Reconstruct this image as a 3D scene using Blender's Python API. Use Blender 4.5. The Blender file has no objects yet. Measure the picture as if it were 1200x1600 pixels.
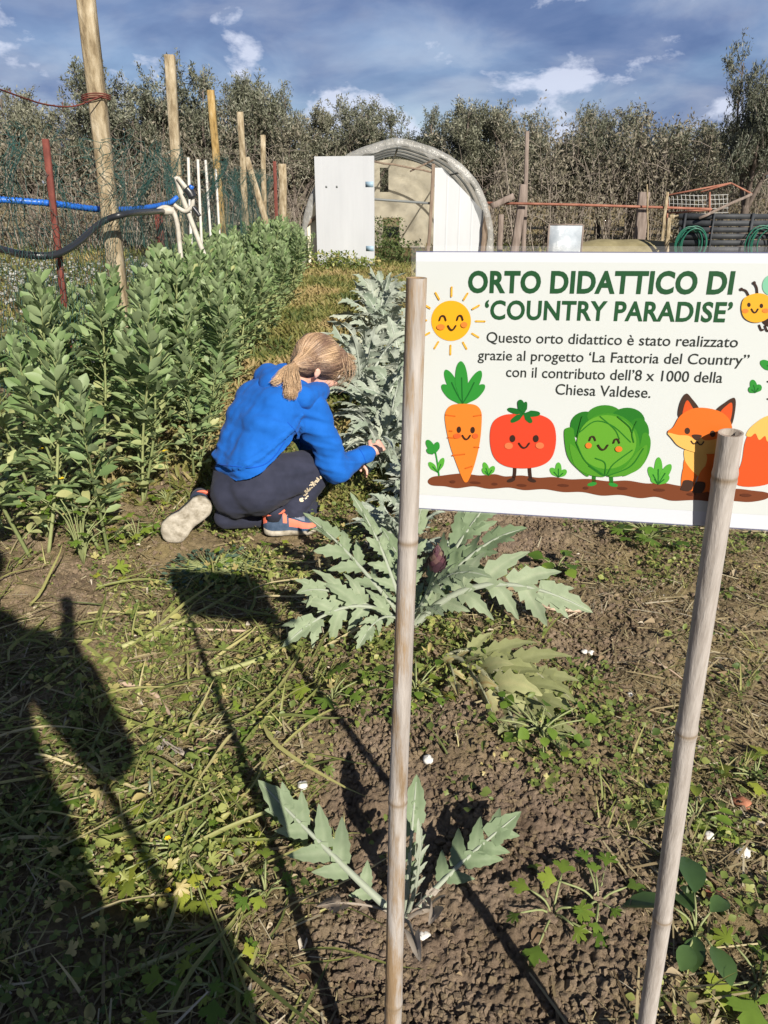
import bpy, math, random
import numpy as np
from mathutils import Vector, Matrix, noise as mnoise
from mathutils.bvhtree import BVHTree
from mathutils.geometry import tessellate_polygon

SC = bpy.context.scene
COL = SC.collection
rng = np.random.default_rng(11)
random.seed(11)
R_ = math.radians

# ---------------------------------------------------------------- camera, sky, sun, exposure
CAM_H = 1.2
FPX = 1200.0
PITCH = R_(22.8)
cam_d = bpy.data.cameras.new("camera")
cam = bpy.data.objects.new("camera", cam_d)
COL.objects.link(cam)
cam.location = (0, 0, CAM_H)
cam.rotation_euler = (math.pi / 2 - PITCH, 0, 0)
cam_d.sensor_fit = 'VERTICAL'
cam_d.sensor_height = 36.0
cam_d.sensor_width = 27.0
cam_d.lens = 36.0 * FPX / 1600.0
cam_d.clip_start = 0.02
cam_d.clip_end = 2000
SC.camera = cam
SC.view_settings.view_transform = 'Standard'
SC.view_settings.look = 'None'
SC.view_settings.exposure = 0.6
SC.view_settings.gamma = 1.0

SUN_AZ = R_(23.7)      # sun stands behind the camera, to its right
SUN_EL = R_(31.5)
sun_dir = Vector((math.sin(SUN_AZ) * math.cos(SUN_EL), -math.cos(SUN_AZ) * math.cos(SUN_EL), math.sin(SUN_EL)))
sd = bpy.data.lights.new("sun", 'SUN')
sd.energy = 5.0
sd.angle = R_(0.5)
sd.color = (1.0, 0.93, 0.82)
so = bpy.data.objects.new("sun", sd)
COL.objects.link(so)
so.rotation_euler = (-sun_dir).to_track_quat('-Z', 'Y').to_euler()
so.location = sun_dir * 50

W = bpy.data.worlds.new("World")
SC.world = W
W.use_nodes = True
def build_world():
    nt = W.node_tree
    N, L = nt.nodes, nt.links
    N.clear()
    out = N.new('ShaderNodeOutputWorld')
    bg = N.new('ShaderNodeBackground')
    bg.inputs['Strength'].default_value = 0.085
    sky = N.new('ShaderNodeTexSky')
    sky.sky_type = 'NISHITA'
    sky.sun_disc = False
    sky.sun_elevation = SUN_EL
    sky.sun_rotation = math.pi - SUN_AZ
    sky.dust_density = 0.6
    sky.ozone_density = 2.5
    tc = N.new('ShaderNodeTexCoord')
    sep = N.new('ShaderNodeSeparateXYZ')
    L.new(tc.outputs['Generated'], sep.inputs[0])
    def math_(op, a, b=None, c=None):
        m = N.new('ShaderNodeMath'); m.operation = op
        for i, x in enumerate((a, b, c)):
            if x is None: continue
            if isinstance(x, (int, float)): m.inputs[i].default_value = x
            else: L.new(x, m.inputs[i])
        return m.outputs[0]
    zz = math_('ADD', math_('MAXIMUM', sep.outputs['Z'], 0.0), 0.30)
    comb = N.new('ShaderNodeCombineXYZ')
    L.new(math_('DIVIDE', sep.outputs['X'], zz), comb.inputs[0])
    L.new(math_('DIVIDE', sep.outputs['Y'], zz), comb.inputs[1])
    comb.inputs[2].default_value = 3.1
    def noise(scale, detail, rough, src, dist=0.0):
        n = N.new('ShaderNodeTexNoise')
        n.inputs['Scale'].default_value = scale
        n.inputs['Detail'].default_value = detail
        n.inputs['Roughness'].default_value = rough
        n.inputs['Distortion'].default_value = dist
        L.new(src, n.inputs['Vector'])
        return n.outputs['Fac']
    def ramp(src, stops):
        r = N.new('ShaderNodeValToRGB')
        e = r.color_ramp.elements
        e[0].position, e[0].color = stops[0][0], (*stops[0][1], 1)
        e[1].position, e[1].color = stops[-1][0], (*stops[-1][1], 1)
        for p, c in stops[1:-1]:
            k = e.new(p); k.color = (*c, 1)
        L.new(src, r.inputs[0])
        return r.outputs[0]
    def mix(f, a, b):
        m = N.new('ShaderNodeMix'); m.data_type = 'RGBA'
        if isinstance(f, (int, float)): m.inputs[0].default_value = f
        else: L.new(f, m.inputs[0])
        for i, x in ((6, a), (7, b)):
            if isinstance(x, tuple): m.inputs[i].default_value = (*x, 1)
            else: L.new(x, m.inputs[i])
        return m.outputs[2]
    # broad grey-blue stratus, then small bright cumulus
    broad = noise(0.9, 6, 0.55, comb.outputs[0], 0.3)
    fb = ramp(broad, [(0.30, (0.55,) * 3), (0.58, (1.0,) * 3)])
    tone = noise(2.6, 7, 0.55, comb.outputs[0], 0.4)
    grey = ramp(tone, [(0.32, (0.52, 0.88, 1.95)), (0.46, (0.88, 1.25, 2.35)), (0.62, (1.75, 2.05, 2.95))])
    c1 = mix(math_('MULTIPLY', fb, 0.95), sky.outputs[0], grey)
    puff_v = N.new('ShaderNodeMapping')
    L.new(tc.outputs['Generated'], puff_v.inputs['Vector'])
    puff_v.inputs['Location'].default_value = (0.55, 0.1, 0.35)
    puff_v.inputs['Scale'].default_value = (7.0, 7.0, 13.0)
    puff = noise(1.35, 7, 0.58, puff_v.outputs[0], 0.15)
    puff = math_('ADD', puff, math_('MULTIPLY', math_('MAXIMUM', math_('SUBTRACT', 0.155, sep.outputs['Z']), 0.0), 1.5))
    fp = ramp(puff, [(0.61, (0.0,) * 3), (0.69, (1.0,) * 3)])
    c2 = mix(math_('MULTIPLY', fp, 0.8), c1, (4.2, 4.5, 5.4))
    hi = N.new('ShaderNodeMapRange'); hi.inputs['From Min'].default_value = 0.2; hi.inputs['From Max'].default_value = 0.5
    hi.inputs['To Min'].default_value = 1.4; hi.inputs['To Max'].default_value = 0.62
    L.new(sep.outputs['Z'], hi.inputs['Value'])
    c3 = mix(1.0, c2, (1, 1, 1)); c3n = c3.node; c3n.blend_type = 'MULTIPLY'; L.new(hi.outputs[0], c3n.inputs[7])
    L.new(c3, bg.inputs['Color'])
    L.new(bg.outputs[0], out.inputs[0])
build_world()

# ---------------------------------------------------------------- pixel -> world helpers (photo is 1200 x 1600)
CP, SP = math.cos(PITCH), math.sin(PITCH)
def ray(u, v):
    xc, yc = (u - 600) / FPX, (800 - v) / FPX
    return Vector((xc, CP + yc * SP, -SP + yc * CP))
def G(u, v, z=0.0):
    d = ray(u, v); t = (z - CAM_H) / d.z
    return Vector((d.x * t, d.y * t, z))
def P(u, v, Y):
    d = ray(u, v); t = Y / d.y
    return Vector((d.x * t, Y, CAM_H + d.z * t))
def pix(x, y, z=0.0):
    dz = z - CAM_H
    dep = y * CP - dz * SP
    up = y * SP + dz * CP
    return 600 + FPX * x / dep, 800 - FPX * up / dep

# ---------------------------------------------------------------- noise in numpy
def _h(ix, iy, iz, seed):
    n = (ix.astype(np.int64) * 374761393 + iy.astype(np.int64) * 668265263 + iz.astype(np.int64) * 2147483647 + seed * 974711)
    n = (n ^ (n >> 13)) * 1274126177
    n = n & 0x7fffffff
    n = (n ^ (n >> 16)) * 60493
    return ((n & 0xffffff) / float(0xffffff))
def vnoise(x, y, z=None, seed=0):
    if z is None: z = np.zeros_like(x)
    ix, iy, iz = np.floor(x), np.floor(y), np.floor(z)
    fx, fy, fz = x - ix, y - iy, z - iz
    fx, fy, fz = [f * f * f * (f * (f * 6 - 15) + 10) for f in (fx, fy, fz)]
    r = 0
    for a in (0, 1):
        for b in (0, 1):
            for c in (0, 1):
                w = (fx if a else 1 - fx) * (fy if b else 1 - fy) * (fz if c else 1 - fz)
                r = r + w * _h(ix + a, iy + b, iz + c, seed)
    return r
def fbm(x, y, z=None, oct_=4, seed=0, gain=0.5):
    r, a, t = 0, 1.0, 0
    for o in range(oct_):
        r = r + a * vnoise(x * 2**o, y * 2**o, None if z is None else z * 2**o, seed + o * 7)
        t += a; a *= gain
    return r / t
def worley(x, y, seed=0):
    ix, iy = np.floor(x), np.floor(y)
    best = np.full(x.shape, 9.0); val = np.zeros(x.shape)
    zz = np.zeros_like(ix)
    for a in (-1, 0, 1):
        for b in (-1, 0, 1):
            cx, cy = ix + a, iy + b
            px = cx + _h(cx, cy, zz, seed); py = cy + _h(cx, cy, zz + 1, seed)
            d = (x - px) ** 2 + (y - py) ** 2
            m = d < best
            best = np.where(m, d, best); val = np.where(m, _h(cx, cy, zz + 2, seed), val)
    return np.sqrt(best), val

# ---------------------------------------------------------------- mesh helpers
class Geo:
    def __init__(s):
        s.V = []; s.T = []; s.F = {}; s.n = 0
    def add(s, V, F, tint=0.5, mat=0):
        V = np.asarray(V, float).reshape(-1, 3)
        s.V.append(V)
        s.T.append(np.broadcast_to(np.asarray(tint, float), (len(V),)).copy())
        if isinstance(F, np.ndarray):
            s.F.setdefault(F.shape[1], []).append((F + s.n, np.full(len(F), mat)))
        else:
            by = {}
            for f in F: by.setdefault(len(f), []).append(f)
            for k, fs in by.items():
                s.F.setdefault(k, []).append((np.asarray(fs) + s.n, np.full(len(fs), mat)))
        s.n += len(V)
        return s
    def inst(s, TV, TF, pos, M, tint=0.5, mat=0):
        """many copies of one template: pos (m,3), M (m,3,3) with columns = local axes"""
        m, n = len(pos), len(TV)
        if m == 0: return s
        V = np.einsum('mij,nj->mni', M, TV) + pos[:, None, :]
        t = np.repeat(np.broadcast_to(np.asarray(tint, float), (m,)), n)
        off = (np.arange(m) * n)[:, None, None]
        for F in (TF if isinstance(TF, list) else [TF]):
            FF = (F[None] + off).reshape(-1, F.shape[1])
            s.F.setdefault(F.shape[1], []).append((FF + s.n, np.full(len(FF), mat)))
        s.V.append(V.reshape(-1, 3)); s.T.append(t); s.n += m * n
        return s
    def mesh(s, name, mats, smooth=True):
        me = bpy.data.meshes.new(name)
        V = np.concatenate(s.V); T = np.concatenate(s.T)
        loops, starts, totals, mi = [], [], [], []
        c = 0
        for k, lst in s.F.items():
            for F, m in lst:
                loops.append(F.reshape(-1)); starts.append(c + np.arange(len(F)) * k)
                totals.append(np.full(len(F), k)); mi.append(m); c += F.size
        loops = np.concatenate(loops).astype(np.int32)
        starts = np.concatenate(starts).astype(np.int32); mi = np.concatenate(mi).astype(np.int32)
        me.vertices.add(len(V)); me.vertices.foreach_set('co', V.astype(np.float32).ravel())
        me.loops.add(len(loops)); me.loops.foreach_set('vertex_index', loops)
        me.polygons.add(len(starts)); me.polygons.foreach_set('loop_start', starts)
        me.polygons.foreach_set('material_index', mi)
        me.polygons.foreach_set('use_smooth', np.full(len(starts), smooth))
        me.update(calc_edges=True)
        a = me.attributes.new('tint', 'FLOAT', 'POINT'); a.data.foreach_set('value', T.astype(np.float32))
        for m in (mats if isinstance(mats, (list, tuple)) else [mats]): me.materials.append(m)
        me.validate()
        return me
    def build(s, name, mats, parent=None, smooth=True):
        return link(name, s.mesh(name, mats, smooth), parent)

def link(name, data, parent=None):
    o = bpy.data.objects.new(name, data); COL.objects.link(o)
    if parent is not None: o.parent = parent
    return o
def tag(o, label=None, cat=None, group=None, kind=None):
    if label: o['label'] = label
    if cat: o['category'] = cat
    if group: o['group'] = group
    if kind: o['kind'] = kind
    return o
def thing(name, label, cat, loc=(0, 0, 0), rz=0.0, group=None):
    o = link(name, None); o.location = loc; o.rotation_euler = (0, 0, rz); o.empty_display_size = 0.1
    return tag(o, label, cat, group)
def copy_tree(o, parent=None):
    c = o.copy(); COL.objects.link(c)
    if parent is not None: c.parent = parent
    for ch in list(o.children): copy_tree(ch, c)
    return c

def unit(a):
    a = np.asarray(a, float); return a / (np.linalg.norm(a, axis=-1, keepdims=True) + 1e-12)
def frames(d, nh, sx=1.0, sy=1.0, sz=1.0):
    """axes with Y along d, Z as near nh as can be"""
    y = unit(d); x = unit(np.cross(y, nh)); z = np.cross(x, y)
    sx, sy, sz = [np.broadcast_to(np.asarray(q, float), (len(y),))[:, None] for q in (sx, sy, sz)]
    return np.stack([x * sx, y * sy, z * sz], axis=2)
def tube(pts, rad, sides=8, cap=True, twist=0.0):
    pts = np.asarray([tuple(p) for p in pts], float); k = len(pts)
    rad = np.broadcast_to(np.asarray(rad, float), (k,))
    t = np.gradient(pts, axis=0); t = unit(t)
    up = np.array([0, 0, 1.0]) if abs(t[0, 2]) < 0.9 else np.array([1.0, 0, 0])
    a = unit(np.cross(t[0], up)); V = []
    for i in range(k):
        a = unit(a - t[i] * np.dot(a, t[i])); b = np.cross(t[i], a)
        an = np.arange(sides) * 2 * np.pi / sides + twist
        V.append(pts[i] + rad[i] * (np.cos(an)[:, None] * a + np.sin(an)[:, None] * b))
    V = np.concatenate(V)
    i = np.arange(k - 1)[:, None] * sides; j = np.arange(sides)[None]; j2 = (j + 1) % sides
    F = np.stack([i + j, i + j2, i + sides + j2, i + sides + j], axis=-1).reshape(-1, 4)
    F = [tuple(f) for f in F]
    if cap and sides > 2:
        F.append(tuple(range(sides))[::-1]); F.append(tuple(range((k - 1) * sides, k * sides)))
    return V, F
def spline(pts, n=40):
    p = [Vector(q) for q in pts]; p = [2 * p[0] - p[1]] + p + [2 * p[-1] - p[-2]]
    out = []; m = len(p) - 3
    for i in range(n):
        s = i / (n - 1) * m; k = min(int(s), m - 1); t = s - k
        a, b, c, d = p[k:k + 4]
        out.append(0.5 * ((2 * b) + (c - a) * t + (2 * a - 5 * b + 4 * c - d) * t * t + (3 * b - a - 3 * c + d) * t**3))
    return out
def box(lo, hi, bev=0.0):
    (x0, y0, z0), (x1, y1, z1) = lo, hi
    V = np.array([(x, y, z) for z in (z0, z1) for y in (y0, y1) for x in (x0, x1)], float)
    return V, [(0, 2, 3, 1), (4, 5, 7, 6), (0, 1, 5, 4), (1, 3, 7, 5), (3, 2, 6, 7), (2, 0, 4, 6)]
def beam(a, b, w, d, geo, tint=0.5, mat=0, taper=1.0, side=None, seg=6, jit=0.0):
    """a bar from a to b with a chamfered rectangular section w x d"""
    a, b = np.array(a, float), np.array(b, float); t = unit(b - a)
    s = np.array([1.0, 0, 0]) if side is None else np.array(side, float)
    if abs(np.dot(s, t)) > 0.95: s = np.array([0, 0, 1.0])
    s = unit(s - t * np.dot(s, t)); f = np.cross(t, s)
    c = 0.14 * min(w, d)
    sec = [(-w/2 + c, -d/2), (w/2 - c, -d/2), (w/2, -d/2 + c), (w/2, d/2 - c), (w/2 - c, d/2), (-w/2 + c, d/2), (-w/2, d/2 - c), (-w/2, -d/2 + c)]
    V = []
    for i in range(seg + 1):
        q = i / seg; k = 1 + (taper - 1) * q
        o = a + (b - a) * q + (rng.normal(0, jit, 3) if jit and 0 < i < seg else 0)
        for (x, y) in sec: V.append(o + s * x * k + f * y * k)
    F = []
    for i in range(seg):
        for j in range(8):
            j2 = (j + 1) % 8
            F.append((i*8 + j, i*8 + j2, i*8 + 8 + j2, i*8 + 8 + j))
    F.append(tuple(range(8))[::-1]); F.append(tuple(range(seg * 8, seg * 8 + 8)))
    geo.add(V, F, tint, mat)

# ---------------------------------------------------------------- materials
def nodes(name):
    m = bpy.data.materials.new(name); m.use_nodes = True
    nt = m.node_tree
    return m, nt, nt.nodes, nt.links, nt.nodes['Principled BSDF']
def _noise(N, L, src, scale, detail=5, rough=0.55, stretch=None, dist=0.0):
    if stretch is not None:
        mp = N.new('ShaderNodeMapping'); mp.inputs['Scale'].default_value = stretch
        L.new(src, mp.inputs['Vector']); src = mp.outputs[0]
    n = N.new('ShaderNodeTexNoise'); n.inputs['Scale'].default_value = scale
    n.inputs['Detail'].default_value = detail; n.inputs['Roughness'].default_value = rough
    n.inputs['Distortion'].default_value = dist
    L.new(src, n.inputs['Vector']); return n.outputs['Fac']
def _ramp(N, L, src, stops):
    r = N.new('ShaderNodeValToRGB'); e = r.color_ramp.elements
    e[0].position, e[0].color = stops[0][0], (*stops[0][1], 1)
    e[1].position, e[1].color = stops[-1][0], (*stops[-1][1], 1)
    for p, c in stops[1:-1]:
        k = e.new(p); k.color = (*c, 1)
    L.new(src, r.inputs[0]); return r.outputs[0]
def _mix(N, L, f, a, b, mode='MIX'):
    m = N.new('ShaderNodeMix'); m.data_type = 'RGBA'; m.blend_type = mode
    if isinstance(f, (int, float)): m.inputs[0].default_value = f
    else: L.new(f, m.inputs[0])
    for i, x in ((6, a), (7, b)):
        if isinstance(x, tuple): m.inputs[i].default_value = (*x, 1)
        else: L.new(x, m.inputs[i])
    return m.outputs[2]
def _bump(N, L, src, bs, strength=0.4, dist=0.01):
    b = N.new('ShaderNodeBump'); b.inputs['Strength'].default_value = strength; b.inputs['Distance'].default_value = dist
    L.new(src, b.inputs['Height']); L.new(b.outputs[0], bs.inputs['Normal'])
def nmat(name, stops, scale=8, rough=0.8, bump=0.3, bdist=0.005, stretch=None, fine=6.0, spec=0.3, detail=6, metal=0.0, coord='Object'):
    m, nt, N, L, bs = nodes(name)
    tc = N.new('ShaderNodeTexCoord')
    f = _noise(N, L, tc.outputs[coord], scale, detail, 0.6, stretch)
    L.new(_ramp(N, L, f, stops), bs.inputs['Base Color'])
    bs.inputs['Roughness'].default_value = rough
    bs.inputs['Specular IOR Level'].default_value = spec
    bs.inputs['Metallic'].default_value = metal
    if bump: _bump(N, L, _noise(N, L, tc.outputs[coord], scale * fine, 4, 0.6, stretch), bs, bump, bdist)
    return m
def leafmat(name, stops, trans=0.3, rough=0.55, spec=0.35, nscale=60, namt=0.25, back=None):
    """leaf colour runs along the mesh's 'tint'; part of the light passes through"""
    m, nt, N, L, bs = nodes(name)
    at = N.new('ShaderNodeAttribute'); at.attribute_name = 'tint'
    c = _ramp(N, L, at.outputs['Fac'], stops)
    tc = N.new('ShaderNodeTexCoord')
    n = _noise(N, L, tc.outputs['Object'], nscale, 3)
    c = _mix(N, L, namt, c, _ramp(N, L, n, [(0.3, (0.5, 0.5, 0.5)), (0.7, (1.0, 1.0, 1.0))]), 'MULTIPLY') if namt else c
    cb = c
    if back is not None:
        ge = N.new('ShaderNodeNewGeometry')
        c = _mix(N, L, ge.outputs['Backfacing'], c, back)
    L.new(c, bs.inputs['Base Color'])
    bs.inputs['Roughness'].default_value = rough; bs.inputs['Specular IOR Level'].default_value = spec
    if trans:
        tr = N.new('ShaderNodeBsdfTranslucent'); L.new(_mix(N, L, 0.6, cb, (0.35, 0.55, 0.05), 'MIX') if False else cb, tr.inputs[0])
        ms = N.new('ShaderNodeMixShader'); ms.inputs[0].default_value = trans
        L.new(bs.outputs[0], ms.inputs[1]); L.new(tr.outputs[0], ms.inputs[2])
        L.new(ms.outputs[0], N['Material Output'].inputs[0])
    return m
def flat(name, c, rough=0.6, spec=0.3, metal=0.0):
    m, nt, N, L, bs = nodes(name)
    bs.inputs['Base Color'].default_value = (*c, 1); bs.inputs['Roughness'].default_value = rough
    bs.inputs['Specular IOR Level'].default_value = spec; bs.inputs['Metallic'].default_value = metal
    return m
def srgb(r, g, b):
    f = lambda c: (c / 255 / 12.92) if c <= 10 else ((c / 255 + 0.055) / 1.055) ** 2.4
    return (f(r), f(g), f(b))

# ---------------------------------------------------------------- leaf shapes (axis +Y, length 1, face +Z)
def blade(ws, fold=0.25, droop=0.25, cols=3, rows=None):
    n = len(ws); V = []; F = []
    for i, w in enumerate(ws):
        s = i / (n - 1)
        for j in range(cols):
            q = (j / (cols - 1) * 2 - 1) if cols > 1 else 0
            V.append((q * w, s, abs(q) * w * fold - droop * s * s))
    for i in range(n - 1):
        for j in range(cols - 1):
            F.append((i*cols + j, i*cols + j + 1, (i+1)*cols + j + 1, (i+1)*cols + j))
    return np.array(V, float), np.array(F)
OVAL = blade([0.03, 0.2, 0.29, 0.31, 0.24, 0.04], 0.35, 0.18)
OVAL2 = blade([0.03, 0.17, 0.24, 0.23, 0.03], 0.55, -0.08)
ROUND = blade([0.05, 0.38, 0.5, 0.34, 0.08], 0.25, 0.15)
OLIVE = (np.array([(-0.11, 0.45, 0), (0, 0, 0), (0.11, 0.45, 0.02), (0, 1, -0.05)], float), np.array([(0, 1, 2, 3)]))
GRASS = blade([0.03, 0.028, 0.024, 0.016, 0.002], 0.5, 0.35, 3)
STRAW = blade([0.022, 0.02, 0.018, 0.012], 0.3, 0.06, 2)
def fan_leaf(nl=3, teeth=3, seedv=0, deep=0.55, bend=0.25):
    """palmate lobed leaf of a buttercup or celery weed"""
    r = np.random.default_rng(seedv); pts = [(0, 0)]
    span = 2.5; m = nl * 8
    for i in range(m + 1):
        a = -span / 2 - 0.35 + (span + 0.7) * i / m
        lob = abs(math.sin((i / m) * nl * math.pi)) ** 0.6
        rad = (deep + (1 - deep) * lob) * (1 - 0.18 * abs(a)) * (0.92 + 0.16 * ((i % 2)))
        pts.append((math.sin(a) * rad * 0.72, math.cos(a) * rad * 0.62 + 0.3))
    V = [(x, y, 0.12 * math.sin(x * 5 + seedv) * abs(x) - bend * (y - 0.2) ** 2 + .4 * abs(bend) * x * x) for x, y in pts]
    V.append((0, 0.36, 0.03)); c = len(V) - 1
    F = [(c, i, i + 1) for i in range(0, len(pts) - 1)] + [(c, len(pts) - 1, 0)]
    return np.array(V, float), np.array(F)
FAN3 = fan_leaf(3, 3, 1); FAN5 = fan_leaf(5, 3, 2, 0.4)
def rand_dirs(n, el_lo, el_hi):
    a = rng.uniform(0, 2 * np.pi, n); e = rng.uniform(el_lo, el_hi, n)
    return np.stack([np.cos(a) * np.cos(e), np.sin(a) * np.cos(e), np.sin(e)], 1)
# ---------------------------------------------------------------- ground
def gbase(x, y):
    x = np.asarray(x, float); y = np.asarray(y, float)
    near = np.exp(-(np.maximum(np.hypot(x, y - 2) - 3, 0) / 4) ** 2)
    bed = 0.05 * np.exp(-((x - 0.35) / 0.38) ** 2) * np.exp(-((y - 1.2) / 0.9) ** 2)
    h = (fbm(x * 1.3, y * 1.3, None, 3, 5) - 0.5) * 0.10 + (fbm(x * 5, y * 5, None, 3, 9) - 0.5) * 0.05
    return h * near + bed - 0.015 * (1 - near)
def gh(x, y):
    return float(gbase(np.array([x]), np.array([y]))[0])
def gz(p):
    return Vector((p.x, p.y, gh(p.x, p.y)))
def gb(u, v, cx, cy, rx, ry):
    return np.exp(-((u - cx) / rx) ** 2 - ((v - cy) / ry) ** 2)
def zones(x, y):
    """how bare, how strawy, how green the ground is, by place"""
    u, v = pix(np.asarray(x, float), np.maximum(np.asarray(y, float), 0.45))
    bare = np.clip(1.1 * gb(u, v, 770, 1340, 170, 190) + 0.8 * gb(u, v, 700, 1560, 220, 160) + 0.9 * gb(u, v, 800, 850, 170, 60) + 0.75 * gb(u, v, 560, 1200, 90, 160)
                   + 0.7 * gb(u, v, 100, 930, 90, 60) + 0.9 * gb(u, v, 255, 740, 70, 50) + 0.8 * gb(u, v, 940, 1000, 90, 60) + 0.7 * gb(u, v, 900, 1500, 120, 90), 0, 1)
    straw = np.clip(1.0 * gb(u, v, 300, 1040, 190, 150) + 0.8 * gb(u, v, 60, 1250, 190, 260) + 0.9 * gb(u, v, 1110, 1040, 160, 190) + 0.5 * gb(u, v, 850, 960, 160, 90)
                    + 0.6 * gb(u, v, 1130, 1250, 110, 100) + 0.35, 0, 1)
    green = np.clip(1.0 * gb(u, v, 270, 1290, 170, 110) + 0.9 * gb(u, v, 430, 860, 190, 80) + 0.8 * gb(u, v, 860, 1170, 160, 90) + 0.7 * gb(u, v, 370, 1100, 160, 110)
                    + 0.7 * gb(u, v, 1010, 860, 110, 60) + 0.7 * gb(u, v, 490, 560, 120, 130) + 0.6 * gb(u, v, 640, 1060, 140, 90) + 0.5 * gb(u, v, 1080, 1380, 110, 170)
                    + 0.5 * gb(u, v, 330, 1480, 120, 120) + 0.25, 0, 1)
    pn = fbm(np.asarray(x, float) * 4, np.asarray(y, float) * 4, None, 3, 31)
    green = np.clip(green * (0.25 + 1.7 * np.clip(pn * 2.4 - 0.75, 0, 1)), 0, 1)
    straw = np.clip(straw * (0.3 + 1.5 * np.clip(1.7 - pn * 2.4, 0, 1)), 0, 1)
    return bare, straw, green

def axis(dense, grow, lim_lo, lim_hi):
    out = [dense[0][0]]
    for lo, hi, st in dense:
        n = max(1, round((hi - lo) / st)); out += list(lo + (hi - lo) * (np.arange(1, n + 1) / n))
    st = dense[-1][2] * 1.5; x = out[-1]
    while x < lim_hi: x += st; st *= grow; out.append(x)
    st = dense[0][2] * 1.5; x = out[0]; pre = []
    while x > lim_lo: x -= st; st *= grow; pre.append(x)
    return np.array(pre[::-1] + out)
def mat_soil():
    m, nt, N, L, bs = nodes('soil')
    tc = N.new('ShaderNodeTexCoord'); ob = tc.outputs['Object']
    at = N.new('ShaderNodeAttribute'); at.attribute_name = 'tint'
    f1 = _noise(N, L, ob, 7, 8, 0.65); f2 = _noise(N, L, ob, 90, 5, 0.7)
    soil = _ramp(N, L, f1, [(0.28, (0.125, 0.090, 0.063)), (0.48, (0.225, 0.168, 0.122)), (0.72, (0.34, 0.265, 0.20))])
    soil = _mix(N, L, 0.7, soil, _ramp(N, L, f2, [(0.3, (0.55, 0.52, 0.5)), (0.7, (1.15, 1.13, 1.1))]), 'MULTIPLY')
    f3 = _noise(N, L, ob, 26, 6, 0.7)
    turf = _ramp(N, L, f3, [(0.3, (0.13, 0.115, 0.045)), (0.5, (0.24, 0.19, 0.09)), (0.7, (0.36, 0.28, 0.155))])
    L.new(_mix(N, L, at.outputs['Fac'], soil, turf), bs.inputs['Base Color'])
    bs.inputs['Roughness'].default_value = 0.95; bs.inputs['Specular IOR Level'].default_value = 0.15
    _bump(N, L, _noise(N, L, ob, 210, 6, 0.75), bs, 1.0, 0.006)
    return m
M_soil = mat_soil()
def make_ground():
    X = axis([(-2.0, -0.8, 0.012), (-0.8, -.25, 0.006), (-.25, .75, 0.0036), (.75, 1.1, .006), (1.1, 1.9, 0.011)], 1.12, -420, 420)
    Y = axis([(0.5, .62, .006), (.62, 1.45, 0.0036), (1.45, 1.9, 0.006), (1.9, 2.9, 0.009), (2.9, 6.0, 0.022)], 1.10, -60, 700)
    x, y = np.meshgrid(X, Y); sh = x.shape; x = x.ravel(); y = y.ravel()
    bare, straw, green = zones(x, y)
    z = gbase(x, y)
    near = np.exp(-(np.maximum(np.hypot(x, y - 1.5) - 2.5, 0) / 2.5) ** 2)
    wx = x + 0.03 * (fbm(x * 14, y * 14, None, 2, 3) - 0.5); wy = y + 0.03 * (fbm(x * 14, y * 14, None, 2, 4) - 0.5)
    for sc, amp, sd_ in ((14, 0.009, 1), (45, 0.008, 2), (95, 0.007, 3), (170, .0045, 4)):
        d, val = worley(wx * sc, wy * sc, sd_)
        dome = np.sqrt(np.clip(1 - (d / 0.75) ** 2, 0, 1)) * (0.25 + 0.75 * val)
        z = z + amp * (.15 + 1.7 * np.clip(fbm(x * 5 + 9 * sd_, y * 5, None, 3, 70 + sd_) * 2 - .55, 0, 1)) * dome * near * (0.45 + 0.55 * bare + 0.2 * (1 - green))
    z = z + 0.014 * (np.abs(fbm(x * 55, y * 55, None, 4, 8, .6) - 0.5) * 2 - .3) * near
    far = np.clip((np.hypot(x, y) - 3.5) / 3, 0, 1)
    t = np.clip(np.maximum(far * 0.85, 0.75 * np.clip(straw + green - bare, 0, 1)) + (fbm(x * 6, y * 6, None, 4, 17) - 0.5) * 0.7, 0, 1)
    V = np.stack([x, y, z], 1)
    ny, nx = sh
    i = np.arange(ny - 1)[:, None] * nx; j = np.arange(nx - 1)[None]
    F = np.stack([i + j, i + j + 1, i + nx + j + 1, i + nx + j], -1).reshape(-1, 4)
    g = Geo(); g.add(V, F, t)
    o = g.build('ground', M_soil); tag(o, kind='structure')
make_ground()

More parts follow.
